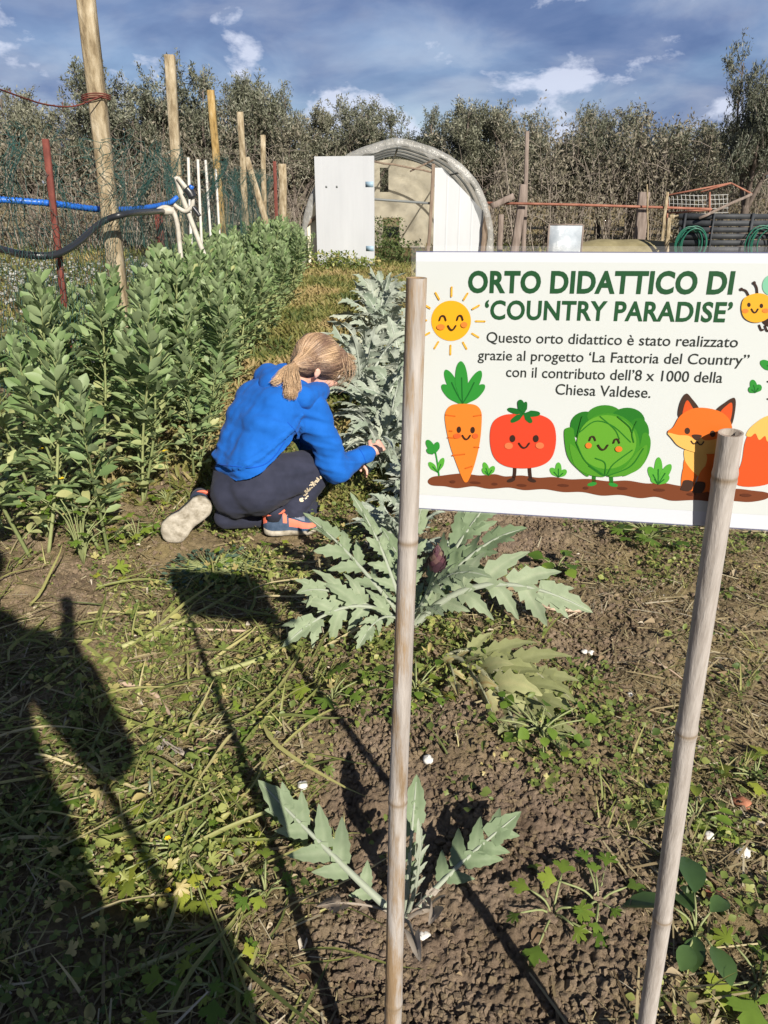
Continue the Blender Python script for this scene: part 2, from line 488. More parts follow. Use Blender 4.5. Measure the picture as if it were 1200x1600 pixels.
# loose crumbs of soil
def make_clods():
    bpy_v = []
    ph = (1 + 5**0.5) / 2
    IV = unit(np.array([(-1, ph, 0), (1, ph, 0), (-1, -ph, 0), (1, -ph, 0), (0, -1, ph), (0, 1, ph), (0, -1, -ph), (0, 1, -ph), (ph, 0, -1), (ph, 0, 1), (-ph, 0, -1), (-ph, 0, 1)], float))
    IF = np.array([(0,11,5),(0,5,1),(0,1,7),(0,7,10),(0,10,11),(1,5,9),(5,11,4),(11,10,2),(10,7,6),(7,1,8),(3,9,4),(3,4,2),(3,2,6),(3,6,8),(3,8,9),(4,9,5),(2,4,11),(6,2,10),(8,6,7),(9,8,1)])
    g = Geo()
    n = 210000
    x = rng.uniform(-1.3, 1.6, n); y = 0.55 + 2.8 * rng.uniform(0, 1, n) ** 1.6
    bare, straw, green = zones(x, y)
    k = rng.uniform(0, 1, n) < np.clip(0.16 + 0.8 * bare - 0.1 * green, 0, 1)
    x, y = x[k], y[k]; m = len(x)
    s = 0.0014 + 0.0078 * rng.uniform(0, 1, m) ** 2.6
    for v in range(4):
        q = np.arange(m) % 4 == v; mm = q.sum()
        tv = IV * rng.uniform(0.5, 1.3, (12, 1))
        M = frames(rand_dirs(mm, -1.5, 1.5), rand_dirs(mm, -1, 1), s[q] * rng.uniform(0.7, 1.4, mm), s[q], s[q] * rng.uniform(0.6, 1, mm))
        pos = np.stack([x[q], y[q], gbase(x[q], y[q]) + 0.008 + s[q] * 0.4], 1)
        g.inst(tv, IF, pos, M, rng.uniform(0, .35, mm))
    tag(g.build('soil_clods', M_soil, smooth=False), 'loose crumbs of brown soil on the garden bed', 'soil', kind='stuff')
make_clods()

# ---------------------------------------------------------------- ground vegetation
M_straw = leafmat('dry_straw', [(0.0, (0.10, 0.07, 0.035)), (0.4, (0.27, 0.21, 0.115)), (0.75, (0.42, 0.36, 0.20)), (1.0, (0.52, 0.46, 0.34))], 0.15, 0.75)
M_grass = leafmat('green_blades', [(0.0, (0.095, 0.12, 0.035)), (0.45, (0.25, 0.275, 0.08)), (0.8, (0.45, 0.42, 0.17)), (1.0, (0.58, 0.50, 0.28))], 0.3, 0.5)
M_weed = leafmat('weed_leaf', [(0.0, (0.085, 0.135, 0.032)), (0.45, (0.19, 0.245, 0.06)), (0.75, (0.35, 0.38, 0.11)), (1.0, (0.52, 0.43, 0.18))], 0.35, 0.45)
M_weedfar = leafmat('short_turf', [(0.0, (0.07, 0.10, 0.025)), (0.5, (0.21, 0.21, 0.06)), (1.0, (0.38, 0.29, 0.13))], 0.3, 0.6)

def pick(n, f, x0=-1.6, x1=1.9, y0=0.55, y1=3.6, p=1.5):
    x = rng.uniform(x0, x1, n); y = y0 + (y1 - y0) * rng.uniform(0, 1, n) ** p
    u, v = pix(x, y); k = (u > -80) & (u < 1290) & (v < 1700)
    x, y = x[k], y[k]
    b, s, g = zones(x, y); k = rng.uniform(0, 1, len(x)) < f(b, s, g)
    k &= (np.hypot(x + .36, (y - 2.56) * .8) > .13) & (np.hypot(x + .70, (y - 2.50) * .9) > .14)   # the child's shoes stand here
    return x[k], y[k]
def make_straw():
    g = Geo()
    x, y = pick(120000, lambda b, s, gr: np.clip(0.05 + 0.75 * s - 0.75 * b, 0, 1)); m = len(x)
    L = 0.012 + 0.095 * rng.uniform(0, 1, m) ** 2.6
    a = rng.uniform(0, 2 * np.pi, m)
    d = np.stack([np.cos(a), np.sin(a), rng.normal(0.02, 0.13, m)], 1)
    nh = np.stack([rng.normal(0, .3, m), rng.normal(0, .3, m), np.ones(m)], 1)
    pos = np.stack([x, y, gbase(x, y) + rng.uniform(0.006, 0.022, m)], 1)
    g.inst(*STRAW, pos, frames(d, nh, np.maximum(L, 0.035) * rng.uniform(0.6, 1.5, m), L, L), np.clip(rng.normal(0.45, 0.28, m), 0, 1))
    tag(g.build('dry_straw', M_straw), 'dry cut straw lying over the soil', 'straw', kind='stuff')
    g = Geo()
    # long cut strap leaves strewn in the lower left, lying on the litter
    x, y = pick(6500, lambda b, s, gr: np.clip(0.8 * s - 0.9 * b, 0, 1) * 0.42, -1.5, -0.02, 0.6, 2.3); m = len(x)
    L = 0.06 + 0.26 * rng.uniform(0, 1, m) ** 1.8
    a = rng.normal(0.75, 0.75, m) + np.where(rng.uniform(0, 1, m) < 0.3, np.pi, 0)
    d = np.stack([np.cos(a), np.sin(a), rng.normal(0.03, 0.1, m)], 1)
    nh = np.stack([rng.normal(0, .5, m), rng.normal(0, .5, m), np.ones(m)], 1)
    pos = np.stack([x, y, gbase(x, y) + rng.uniform(0.012, 0.04, m)], 1)
    for q in range(7):
        tv, tf = blade(np.array([0.015, 0.02, 0.021, 0.020, 0.018, .014, 0.009, 0.002]) * .75, 0.5, 0.10)
        yy = tv[:, 1].copy(); tv[:, 0] += (-.36 + .12 * q) * yy ** 2 + .015 * np.sin(yy * 7 + q); tv[:, 2] += .02 * np.sin(yy * 6 + 2 * q)
        k = np.arange(m) % 7 == q
        g.inst(tv, tf, pos[k], frames(d, nh, L * 1.0, L, L)[k], np.clip(rng.normal(0.56, 0.3, k.sum()), 0, 1))
    tag(g.build('cut_grass', M_grass), 'long cut green grass blades strewn over the ground', 'cut grass', kind='stuff')
    g = Geo()
    # standing tufts
    x, y = pick(9500, lambda b, s, gr: np.clip(0.05 + 0.5 * gr + .2 * s - 0.45 * b, 0, 1) * 0.28, y1=4.5); m = len(x)
    for _ in range(9):
        L = rng.uniform(0.03, 0.12, m) * rng.uniform(0.4, 1.0)
        d = rand_dirs(m, 0.25, 1.35); pos = np.stack([x + rng.normal(0, .012, m), y + rng.normal(0, .012, m), gbase(x, y) + 0.003], 1)
        g.inst(*GRASS, pos, frames(d, np.array([[0, 0, 1.]]) + 0.05 * d, np.maximum(L, .05), L, L), np.clip(rng.normal(0.5, 0.25, m), 0, 1))
    tag(g.build('grass_tufts', M_grass), 'thin tufts of grass growing out of the bed', 'grass', kind='stuff')
make_straw()
def make_weeds():
    g = Geo()
    x, y = pick(13000, lambda b, s, gr: np.clip(0.03 + 0.85 * gr - 0.55 * b, 0, 1) * 0.55, y1=4.2); m = len(x)
    sc = rng.uniform(0.55, 1.25, m); t0 = rng.normal(0.42, 0.2, m)
    for k in range(13):
        a = rng.uniform(0, 2 * np.pi, m); r = 0.036 * np.sqrt(rng.uniform(0, 1, m)) * sc
        hz = rng.uniform(0.006, 0.038, m) * sc
        L = rng.uniform(0.006, 0.017, m) * sc
        d = np.stack([np.cos(a), np.sin(a), rng.normal(0.25, 0.45, m)], 1)
        nh = np.stack([rng.normal(0, .45, m), rng.normal(-.15, .45, m), np.ones(m)], 1)
        px, py = x + np.cos(a) * r, y + np.sin(a) * r
        pos = np.stack([px, py, gbase(px, py) + 0.004 + hz], 1)
        g.inst(*((ROUND, OVAL, FAN3)[k % 3]), pos, frames(d, nh, L, L * 1.1, L), np.clip(t0 + rng.normal(0, 0.16, m), 0, 1))
    tag(g.build('low_weeds', M_weed), 'low mat of small green weeds over the soil', 'weeds', kind='stuff')
    g = Geo()
    # fresh trimmings of lobed leaves, thick on the left
    x, y = pick(21000, lambda b, s, gr: np.clip(1.2 * gr - 0.9 * b - 0.2, 0, 1) * 0.5, -1.5, 0.35, 0.6, 3.2); m = len(x)
    L = 0.009 + 0.026 * rng.uniform(0, 1, m) ** 2; a = rng.uniform(0, 2 * np.pi, m)
    d = np.stack([np.cos(a), np.sin(a), rng.normal(0.05, 0.3, m)], 1)
    nh = np.stack([rng.normal(0, .7, m), rng.normal(-.1, .7, m), np.ones(m)], 1)
    pos = np.stack([x, y, gbase(x, y) + rng.uniform(0.012, 0.055, m)], 1)
    h = m // 3; h2 = 2 * h
    tt = np.clip(rng.normal(0.70, 0.26, m), 0, 1)
    M = frames(d, nh, L * rng.uniform(.55, 1.1, m), L, L)
    g.inst(*fan_leaf(5, 3, 5, .4, .9), pos[:h], M[:h], tt[:h]); g.inst(*fan_leaf(3, 3, 7, .5, -.7), pos[h:h2], M[h:h2], tt[h:h2]); g.inst(*blade([.03, .2, .27, .2, .03], .8, .35), pos[h2:], M[h2:] * 1.1, tt[h2:])
    tag(g.build('leaf_trimmings', M_weed), 'lobed green leaf trimmings heaped on the ground', 'leaf litter', kind='stuff')
    # dry curled leaf scraps
    g = Geo(); x, y = pick(16000, lambda b, s, gr: np.clip(.25 + .6 * s - .45 * b, 0, 1) * .35); m = len(x)
    L = 0.008 + 0.026 * rng.uniform(0, 1, m) ** 2.5; a = rng.uniform(0, 2 * np.pi, m)
    d = np.stack([np.cos(a), np.sin(a), rng.normal(0.1, 0.4, m)], 1); nh = np.stack([rng.normal(0, .6, m), rng.normal(0, .6, m), np.ones(m)], 1)
    curled = blade([.06, .26, .34, .2, .03], 1.1, .45)
    M_lit = leafmat('dry_leaf_scrap', [(0, (.09, .055, .03)), (.4, (.24, .17, .10)), (.75, (.38, .31, .20)), (1, (.55, .50, .42))], .1, .85)
    g.inst(*curled, np.stack([x, y, gbase(x, y) + rng.uniform(.008, .022, m)], 1), frames(d, nh, L * rng.uniform(.5, 1.2, m), L, L), rng.uniform(0, 1, m))
    tag(g.build('dry_leaf_scraps', M_lit), 'curled dry leaf scraps on the ground', 'leaf litter', kind='stuff')
    # short rough grass of the path and the field
    g = Geo()
    n = 60000
    x = rng.uniform(-1.3, 0.9, n); y = 2.9 + 11 * rng.uniform(0, 1, n) ** 1.25
    L = rng.uniform(0.02, 0.075, n) * (0.8 + y * 0.06)
    d = rand_dirs(n, 0.2, 1.3); nh = np.stack([rng.normal(0, .4, n), rng.normal(-.2, .4, n), np.ones(n)], 1)
    tt = np.clip(fbm(x * 2.3, y * 1.5, None, 3, 77) * 1.7 - 0.2 + rng.normal(0, 0.16, n), 0, 1)
    pos = np.stack([x, y, gbase(x, y) + 0.002], 1)
    g.inst(*blade([.05, .12, .1, .01], .4, .25), pos, frames(d, nh, L, L, L), tt)
    n = 26000
    x = np.where(rng.uniform(0, 1, n) < .6, rng.uniform(-9, -1.6, n), rng.uniform(0.9, 9, n)); y = rng.uniform(3, 19, n)
    L = rng.uniform(0.05, 0.16, n); d = rand_dirs(n, 0.3, 1.4); nh = np.stack([rng.normal(0, .4, n), rng.normal(-.2, .4, n), np.ones(n)], 1)
    tt = np.clip(fbm(x * 1.1, y * 1.1, None, 3, 78) * 1.6 - 0.4 + rng.normal(0, 0.14, n), 0, 1)
    g.inst(*blade([.05, .14, .1, .01], .4, .25), np.stack([x, y, gbase(x, y)], 1), frames(d, nh, L, L, L), tt)
    tag(g.build('field_grass', M_weedfar), 'rough short grass of the path and the field beyond the fence', 'grass', kind='stuff')
    # pale blossom drift beyond the fence
    g = Geo(); n = 9000
    x = rng.uniform(-8, -1.75, n); y = rng.uniform(4.6, 13, n)
    k = fbm(x * .9, y * .9, None, 3, 91) + 0.1 * rng.normal(0, 1, n) > 0.57; x, y = x[k], y[k]; n = len(x)
    k = np.ones(n, bool)
    L = rng.uniform(0.02, 0.05, n); d = rand_dirs(n, -0.3, 0.6); nh = np.stack([rng.normal(0, .5, n), rng.normal(-.7, .4, n), np.ones(n)], 1)
    g.inst(*ROUND, np.stack([x, y, rng.uniform(0.05, 0.28, n)], 1), frames(d, nh, L, L, L), rng.uniform(0, 1, n))
    M_petal = leafmat('white_petal', [(0, (0.24, 0.26, 0.22)), (1, (0.45, 0.45, 0.42))], 0.2)
    tag(g.build('white_flowers', M_petal), 'drift of white flowers in the field behind the fence', 'flowers', kind='stuff')
make_weeds()
# ---------------------------------------------------------------- artichokes
M_arti = leafmat('artichoke_leaf', [(0.0, (0.13, 0.19, 0.095)), (0.35, (0.20, 0.265, 0.15)), (0.7, (0.295, 0.355, 0.225)), (0.9, (0.40, 0.44, 0.30)), (1.0, (0.50, 0.42, 0.22))], 0.2, 0.6, 0.25, 45, 0.3, back=(0.36, 0.40, 0.31))
M_arti_yellow = leafmat('wilting_artichoke_leaf', [(0.0, (0.22, 0.24, 0.09)), (0.5, (0.36, 0.38, 0.18)), (0.8, (0.46, 0.44, 0.22)), (1.0, (0.40, 0.24, 0.09))], 0.25, 0.6, 0.25, 45, 0.3, back=(0.42, 0.42, 0.27))
M_dead = leafmat('dead_leaf', [(0.0, (0.18, 0.13, 0.09)), (0.5, (0.30, 0.25, 0.20)), (1.0, (0.44, 0.39, 0.33))], 0.2, 0.8)
M_arti_silver = leafmat('silver_artichoke_leaf', [(0.0, (0.19, 0.25, 0.165)), (0.35, (0.25, 0.31, 0.225)), (0.7, (0.35, 0.40, 0.315)), (0.9, (0.46, 0.49, 0.40)), (1.0, (0.52, 0.47, 0.30))], 0.2, 0.6, 0.25, 45, 0.3, back=(0.44, 0.48, 0.41))
def arti_leaf(g, B, C, T, up=(0, 0, 1), nl=6, wide=0.34, fold=0.35, tint=0.4, r=None, mat=0, slim=1.0, curl=0.02, bare=0.2, teeth=1.0):
    """a deeply cut thistle leaf along the curve B-C-T: pale ridge, toothed lobes on both sides, an end lobe"""
    r = r or rng
    B, C, T = [np.array(q, float) for q in (B, C, T)]
    ss = np.linspace(0, 1, 60)
    cur = ((1 - ss)**2)[:, None] * B + (2 * ss * (1 - ss))[:, None] * C + (ss**2)[:, None] * T
    seg = np.linalg.norm(np.diff(cur, axis=0), axis=1); L = seg.sum(); arc = np.concatenate([[0], np.cumsum(seg)]) / L
    tan = unit(np.gradient(cur, axis=0))
    upv = np.array(up, float)
    side = unit(np.cross(tan, upv)); nor = np.cross(side, tan)
    ph = r.uniform(0, 6.28, 4)
    def place(p):
        p = np.asarray(p, float).reshape(-1, 3)
        s = np.clip(p[:, 1] / L, 0, 1.0)
        c = np.stack([np.interp(s, arc, cur[:, k]) for k in range(3)], 1)
        sd_ = np.stack([np.interp(s, arc, side[:, k]) for k in range(3)], 1)
        nr = np.stack([np.interp(s, arc, nor[:, k]) for k in range(3)], 1)
        tn = np.stack([np.interp(s, arc, tan[:, k]) for k in range(3)], 1)
        z = p[:, 2] + fold * np.abs(p[:, 0]) - 1.6 * (fold + 0.25) * p[:, 0] ** 2 / (wide * L) \
            + curl * L * np.sin(p[:, 1] / L * 9 + ph[0] + 9 * p[:, 0] / L) * np.abs(p[:, 0]) / (wide * L) * 1.5
        return c + p[:, :1] * sd_ + z[:, None] * nr + np.maximum(p[:, 1:2] - L, 0) * tn
    # the ridge: a fleshy half-round stalk
    n = 14; V = []; F = []
    for i in range(n + 1):
        s = i / n; w = L * (0.019 * (1 - s) ** 0.8 + 0.003)
        for q, zz in ((-1, 0.25), (-0.55, -0.75), (0.55, -0.75), (1, 0.25), (0, 0.95)):
            V.append((q * w, s * L, zz * w))
    for i in range(n):
        for j in range(5):
            F.append((i*5 + j, i*5 + (j+1) % 5, (i+1)*5 + (j+1) % 5, (i+1)*5 + j))
    tv = np.array(V); g.add(place(tv), F, np.clip(0.86 - 0.25 * tv[:, 1] / L, 0, 1), mat)
    lobes = []
    for i in range(nl):
        for sd_ in (-1, 1):
            s = bare + (0.93 - bare) * (i + 0.5 * (sd_ > 0) * 0.6 + r.uniform(-.12, .12)) / nl
            prof = math.sin(min(1, (s - bare * 0.6) / (1.02 - bare * 0.6)) ** 0.85 * math.pi) ** 0.75
            ll = L * wide * prof * r.uniform(0.82, 1.12)
            lobes.append((sd_, s * L, ll, R_(62 - 30 * s + r.uniform(-9, 9)), ll * 0.10 * slim + L * 0.013))
    lobes.append((0, 0.76 * L, L * 0.29, 0, L * 0.04 * slim + 0.002))
    for sd_, y0, ll, ang, bw in lobes:
        if ll < L * 0.03: continue
        m = 8; V = []; F = []; tt = []
        dx, dy = (math.sin(ang) * sd_, math.cos(ang)) if sd_ else (0, 1)
        nx, ny = dy, -dx
        tw = r.uniform(-.25, .25)
        for i in range(m + 1):
            t = i / m
            w = bw * (1.15 - 0.35 * t if t < 0.35 else 1.028 * (1 - ((t - 0.35) / 0.65) ** 1.5)) + 0.0004
            tooth = (0.62 if i % 2 else -0.15) * bw * teeth * (1 - t) if 0 < i < m else 0
            tipbend = 0.12 * ll * t * t
            for q in (-1, -0.5, 0, 0.5, 1):
                ww = (w + (tooth if abs(q) == 1 else tooth * 0.3)) * q
                adv = (tooth * 1.3 if abs(q) == 1 and i % 2 else 0)
                X = dx * (ll * t + adv) + nx * ww; Yy = y0 + dy * (ll * t + adv) + ny * ww + (tipbend if sd_ else 0)
                zz = 0.20 * abs(ww) + tw * ww * t + r.uniform(-.015, .015) * bw
                V.append((X, Yy, zz)); tt.append(np.clip(tint + (0.16 if q == 0 else 0) + (0.10 if abs(q) == 1 else 0) * t + r.uniform(-.05, .05) + 0.35 * max(0, t - .88), 0, 1))
        for i in range(m):
            for j in range(4):
                f = (i*5 + j, i*5 + j + 1, (i+1)*5 + j + 1, (i+1)*5 + j)
                F.append(f)
        g.add(place(V), F, np.array(tt), mat)

def arti_plant(label, base, leaves, group=None, seed=0, name='artichoke_plant', mat=None, extra=None):
    """leaves: (control, tip, options) in world space; each leaf is a part"""
    root = thing(name, label, 'artichoke', base, 0, group)
    r = np.random.default_rng(seed); b = np.array(base)
    for k, (c, t, o) in enumerate(leaves):
        g = Geo(); st = o.pop('start', None)
        arti_leaf(g, np.array(st if st is not None else base) - b, np.array(c) - b, np.array(t) - b, r=r, **o)
        g.build('leaf', o.get('m', mat or M_arti) if False else (mat or M_arti), root)
    return root

# the plant beside the near cane, its leaves taken one by one
def main_artichoke():
    b = gz(G(640, 1005)); b.z -= 0.01
    Lv = [ # control, tip
        (P(560, 900, 1.93), P(450, 1003, 1.80), dict(wide=0.272, curl=.05, nl=4, tint=0.55, up=(0, -0.75, 0.6), fold=0.3)),
        (P(520, 905, 1.98), P(470, 925, 1.86), dict(wide=0.272, curl=.05, nl=4, tint=0.6, up=(0, -.8, .55))),
        (P(570, 880, 2.00), P(482, 808, 2.12), dict(wide=0.208, curl=.05, nl=5, tint=0.45, up=(0.4, -.3, .8))),
        (P(600, 850, 2.02), P(553, 778, 2.10), dict(wide=0.160, curl=.05, nl=6, tint=0.5, up=(.7, -.5, .4))),
        (P(640, 850, 1.95), P(663, 775, 1.95), dict(wide=0.128, curl=.05, nl=6, tint=0.55, up=(.2, -1, .3))),
        (P(690, 880, 1.98), P(770, 775, 2.05), dict(wide=0.240, curl=.05, nl=5, tint=0.2, up=(-.3, -.6, .7))),
        (P(720, 850, 1.96), P(812, 828, 1.95), dict(wide=0.192, curl=.05, nl=5, tint=0.15, up=(-.1, -.6, .8))),
        (P(740, 860, 1.88), P(912, 950, 1.80), dict(wide=0.240, curl=.05, nl=5, tint=0.62, up=(0, -.75, .65), fold=.25)),
        (P(680, 870, 1.85), P(760, 900, 1.75), dict(wide=0.192, curl=.05, nl=6, tint=0.5, up=(-.2, -.2, 1))),
        (P(600, 930, 1.85), P(560, 1010, 1.74), dict(wide=0.224, curl=.05, nl=4, tint=0.6, up=(0, -.8, .6))),
        (P(660, 930, 2.05), P(600, 830, 2.25), dict(wide=0.208, curl=.05, nl=6, tint=0.35)),
        (P(700, 940, 2.05), P(720, 830, 2.3), dict(wide=0.208, curl=.05, nl=6, tint=0.35)),
        (P(655, 930, 1.86), P(690, 960, 1.72), dict(wide=0.160, curl=.05, nl=6, tint=0.6)),
    ]
    root = arti_plant('large silver-green artichoke with a purple bud, growing behind the near cane', tuple(b), Lv, seed=3)
    g = Geo(); bb = np.array(b)
    top = np.array(P(683, 890, 1.9)) - bb
    V, F = tube(spline([(0, 0, 0), tuple(top * 0.5 + [0.01, 0.01, 0]), tuple(top)], 12), np.linspace(0.013, 0.008, 12), 8)
    g.add(V, F, 0.7); g.build('stem', M_arti, root)
    g = Geo()
    M_bud = leafmat('purple_bract', [(0, (0.05, 0.025, 0.035)), (0.6, (0.11, 0.045, 0.06)), (1, (0.20, 0.14, 0.10))], 0.05, 0.55)
    tv, tf = blade([0.25, 0.42, 0.36, 0.05], -0.25, 0.0)
    for ring in range(7):
        k = 7
        a = np.arange(k) * 2 * np.pi / k + ring * 0.45; h = 0.008 * ring
        rad = 0.021 * math.sqrt(max(0.05, 1 - (ring / 7.5) ** 2))
        d = np.stack([np.cos(a) * (0.35 - .12 * ring), np.sin(a) * (0.35 - .12 * ring), np.ones(k)], 1)
        nh = -np.stack([np.cos(a), np.sin(a), np.zeros(k)], 1)
        pos = np.stack([np.cos(a) * rad, np.sin(a) * rad, np.full(k, h)], 1) + top
        g.inst(tv, tf, pos, frames(d, -nh, .026, .03, .03), rng.uniform(0, 1, k))
    V, F = tube([top, top + [0, 0, .02], top + [0, 0, .045], top + [0, 0, .066]], [.012, .02, .017, .004], 10)
    g.add(V, F, 0.3); g.build('bud', M_bud, root)
    return root
main_artichoke()
def small_artichoke():
    b = gz(G(632, 1440)); b.z -= 0.005
    Lv = [
        (P(560, 1380, 0.99), P(413, 1229, 1.13), dict(wide=0.21, nl=5, tint=0.45, up=(0.3, -.75, .6), bare=.25, teeth=.35, slim=1.25)),
        (P(640, 1340, 0.95), P(650, 1222, 1.06), dict(wide=0.13, nl=5, tint=0.3, up=(.1, -1, .3), bare=.3, teeth=.4, slim=1.3)),
        (P(690, 1370, 1.0), P(806, 1275, 1.10), dict(wide=0.22, nl=4, tint=0.25, up=(-.25, -.6, .7), bare=.35, teeth=.35, slim=1.3)),
        (P(664, 1360, 0.93), P(655, 1290, 0.96), dict(wide=0.14, nl=5, tint=0.85, up=(-.8, .5, .2), bare=.3, teeth=.6)),
    ]
    root = arti_plant('small young artichoke of four blue-green leaves at the foot of the near cane', tuple(b), Lv, seed=5)
    g = Geo(); bb = np.array(b)
    for (c, t, o) in [(P(690, 1400, .93), P(672, 1440, .86), dict(wide=.10, nl=2, tint=.5, curl=.12, teeth=.1)), (P(640, 1435, .9), P(655, 1495, .82), dict(wide=.09, nl=2, tint=.7, curl=.12, teeth=.1)),
                      (P(560, 1400, .98), P(500, 1415, .98), dict(wide=.10, nl=3, tint=.3, curl=.2)), (P(700, 1370, .98), P(676, 1395, .97), dict(wide=.16, nl=3, tint=.85, curl=.15, teeth=.1))]:
        arti_leaf(g, (0, 0, 0.01), np.array(c) - bb, np.array(t) - bb, up=(0, -.7, .7), **o)
    o = g.build('withered_leaf', M_dead, root); o['label'] = 'withered whitish curled leaf scraps at the base'
small_artichoke()
def wilting():
    b = gz(G(690, 1050))
    L = [(P(760, 985, 1.78), P(890, 1090, 1.52), dict(wide=.32, nl=4, tint=.35, up=(0, -.8, .6))),
         (P(790, 1010, 1.72), P(880, 1175, 1.36), dict(wide=.3, nl=4, tint=.3, up=(.2, -.8, .5))),
         (P(770, 1020, 1.7), P(815, 1165, 1.36), dict(wide=.24, nl=5, tint=.55, up=(0, -.9, .4), curl=.12)),
         (P(730, 1010, 1.72), P(770, 1115, 1.45), dict(wide=.16, nl=5, tint=.8, up=(0, -1, .2), curl=.15)),
         (P(700, 1010, 1.74), P(715, 1085, 1.5), dict(wide=.14, nl=4, tint=.8, up=(0, -1, .2), curl=.15)),
         (P(800, 1040, 1.66), P(862, 1120, 1.45), dict(wide=.3, nl=5, tint=.2, up=(0, -.7, .6)))]
    arti_plant('drooping yellow-green artichoke with browning leaf ends, right of the near cane', tuple(b), L, seed=8, mat=M_arti_yellow)
wilting()
def row_artichokes():
    protos = []
    labels = {13: 'low silver artichoke between the child\'s planted shoe and the big artichoke', 0: 'silver artichoke the child is reaching into', 1: 'silver artichoke just behind the child, its leaves upright'}
    spots = [(0.13, 2.80, .62), (0.0, 3.38, .74), (0.14, 3.6, .74), (-0.02, 3.95, .85), (-0.13, 4.5, .9), (0.12, 4.8, .9), (-0.12, 5.5, .95), (0.02, 6.2, 1.0), (-0.06, 7.1, 1.0), (0.0, 8.1, 1.0), (-.05, 9.0, .9), (0.55, 5.2, .7), (.5, 6.6, .7), (0.06, 2.42, .50), (0.24, 3.1, .7), (0.10, 4.2, .85)]
    for p in range(4):
        r = np.random.default_rng(40 + p); Lv = []
        n = 21
        for k in range(n):
            a = k * 2.39996 + r.uniform(-.3, .3); el = k / n
            reach = 0.30 + 0.14 * r.uniform() - 0.16 * el; ht = 0.22 + 0.34 * el + r.uniform(-.05, .05)
            c = (math.cos(a) * reach * 0.45, math.sin(a) * reach * 0.45, ht * 1.0)
            t = (math.cos(a) * reach * 1.1 + r.normal(0, .04), math.sin(a) * reach * 1.1 + r.normal(0, .04), ht * (r.uniform(.35, .8) + 0.5 * el))
            Lv.append((c, t, dict(wide=r.uniform(.11, .18), nl=7, tint=r.uniform(.35, .85), up=(-math.cos(a) * .6 + r.normal(0, .25), -math.sin(a) * .6 + r.normal(0, .25), 0.9), curl=.10)))
        protos.append((r, Lv))
    roots = []
    for i, (x, y, s) in enumerate(spots):
        if i < 4:
            root = arti_plant('x', (0, 0, 0), [(c, t, dict(o)) for c, t, o in protos[i][1]], 'silver artichokes in the row beyond the child', seed=60 + i, mat=M_arti_silver)
            roots.append(root)
        else: root = copy_tree(roots[i % 4])
        root.location = (x, y, gh(x, y)); root.scale = (s * .92, s * .92, s * (.82 if i < 3 else .72)); root.rotation_euler = (0, 0, i * 1.9)
        root['label'] = labels.get(i, 'silver-leaved artichoke in the crowded row between the child and the tunnel')
    for i in (0, 1): roots[i]['group'] = 'silver artichokes near the child'
row_artichokes()

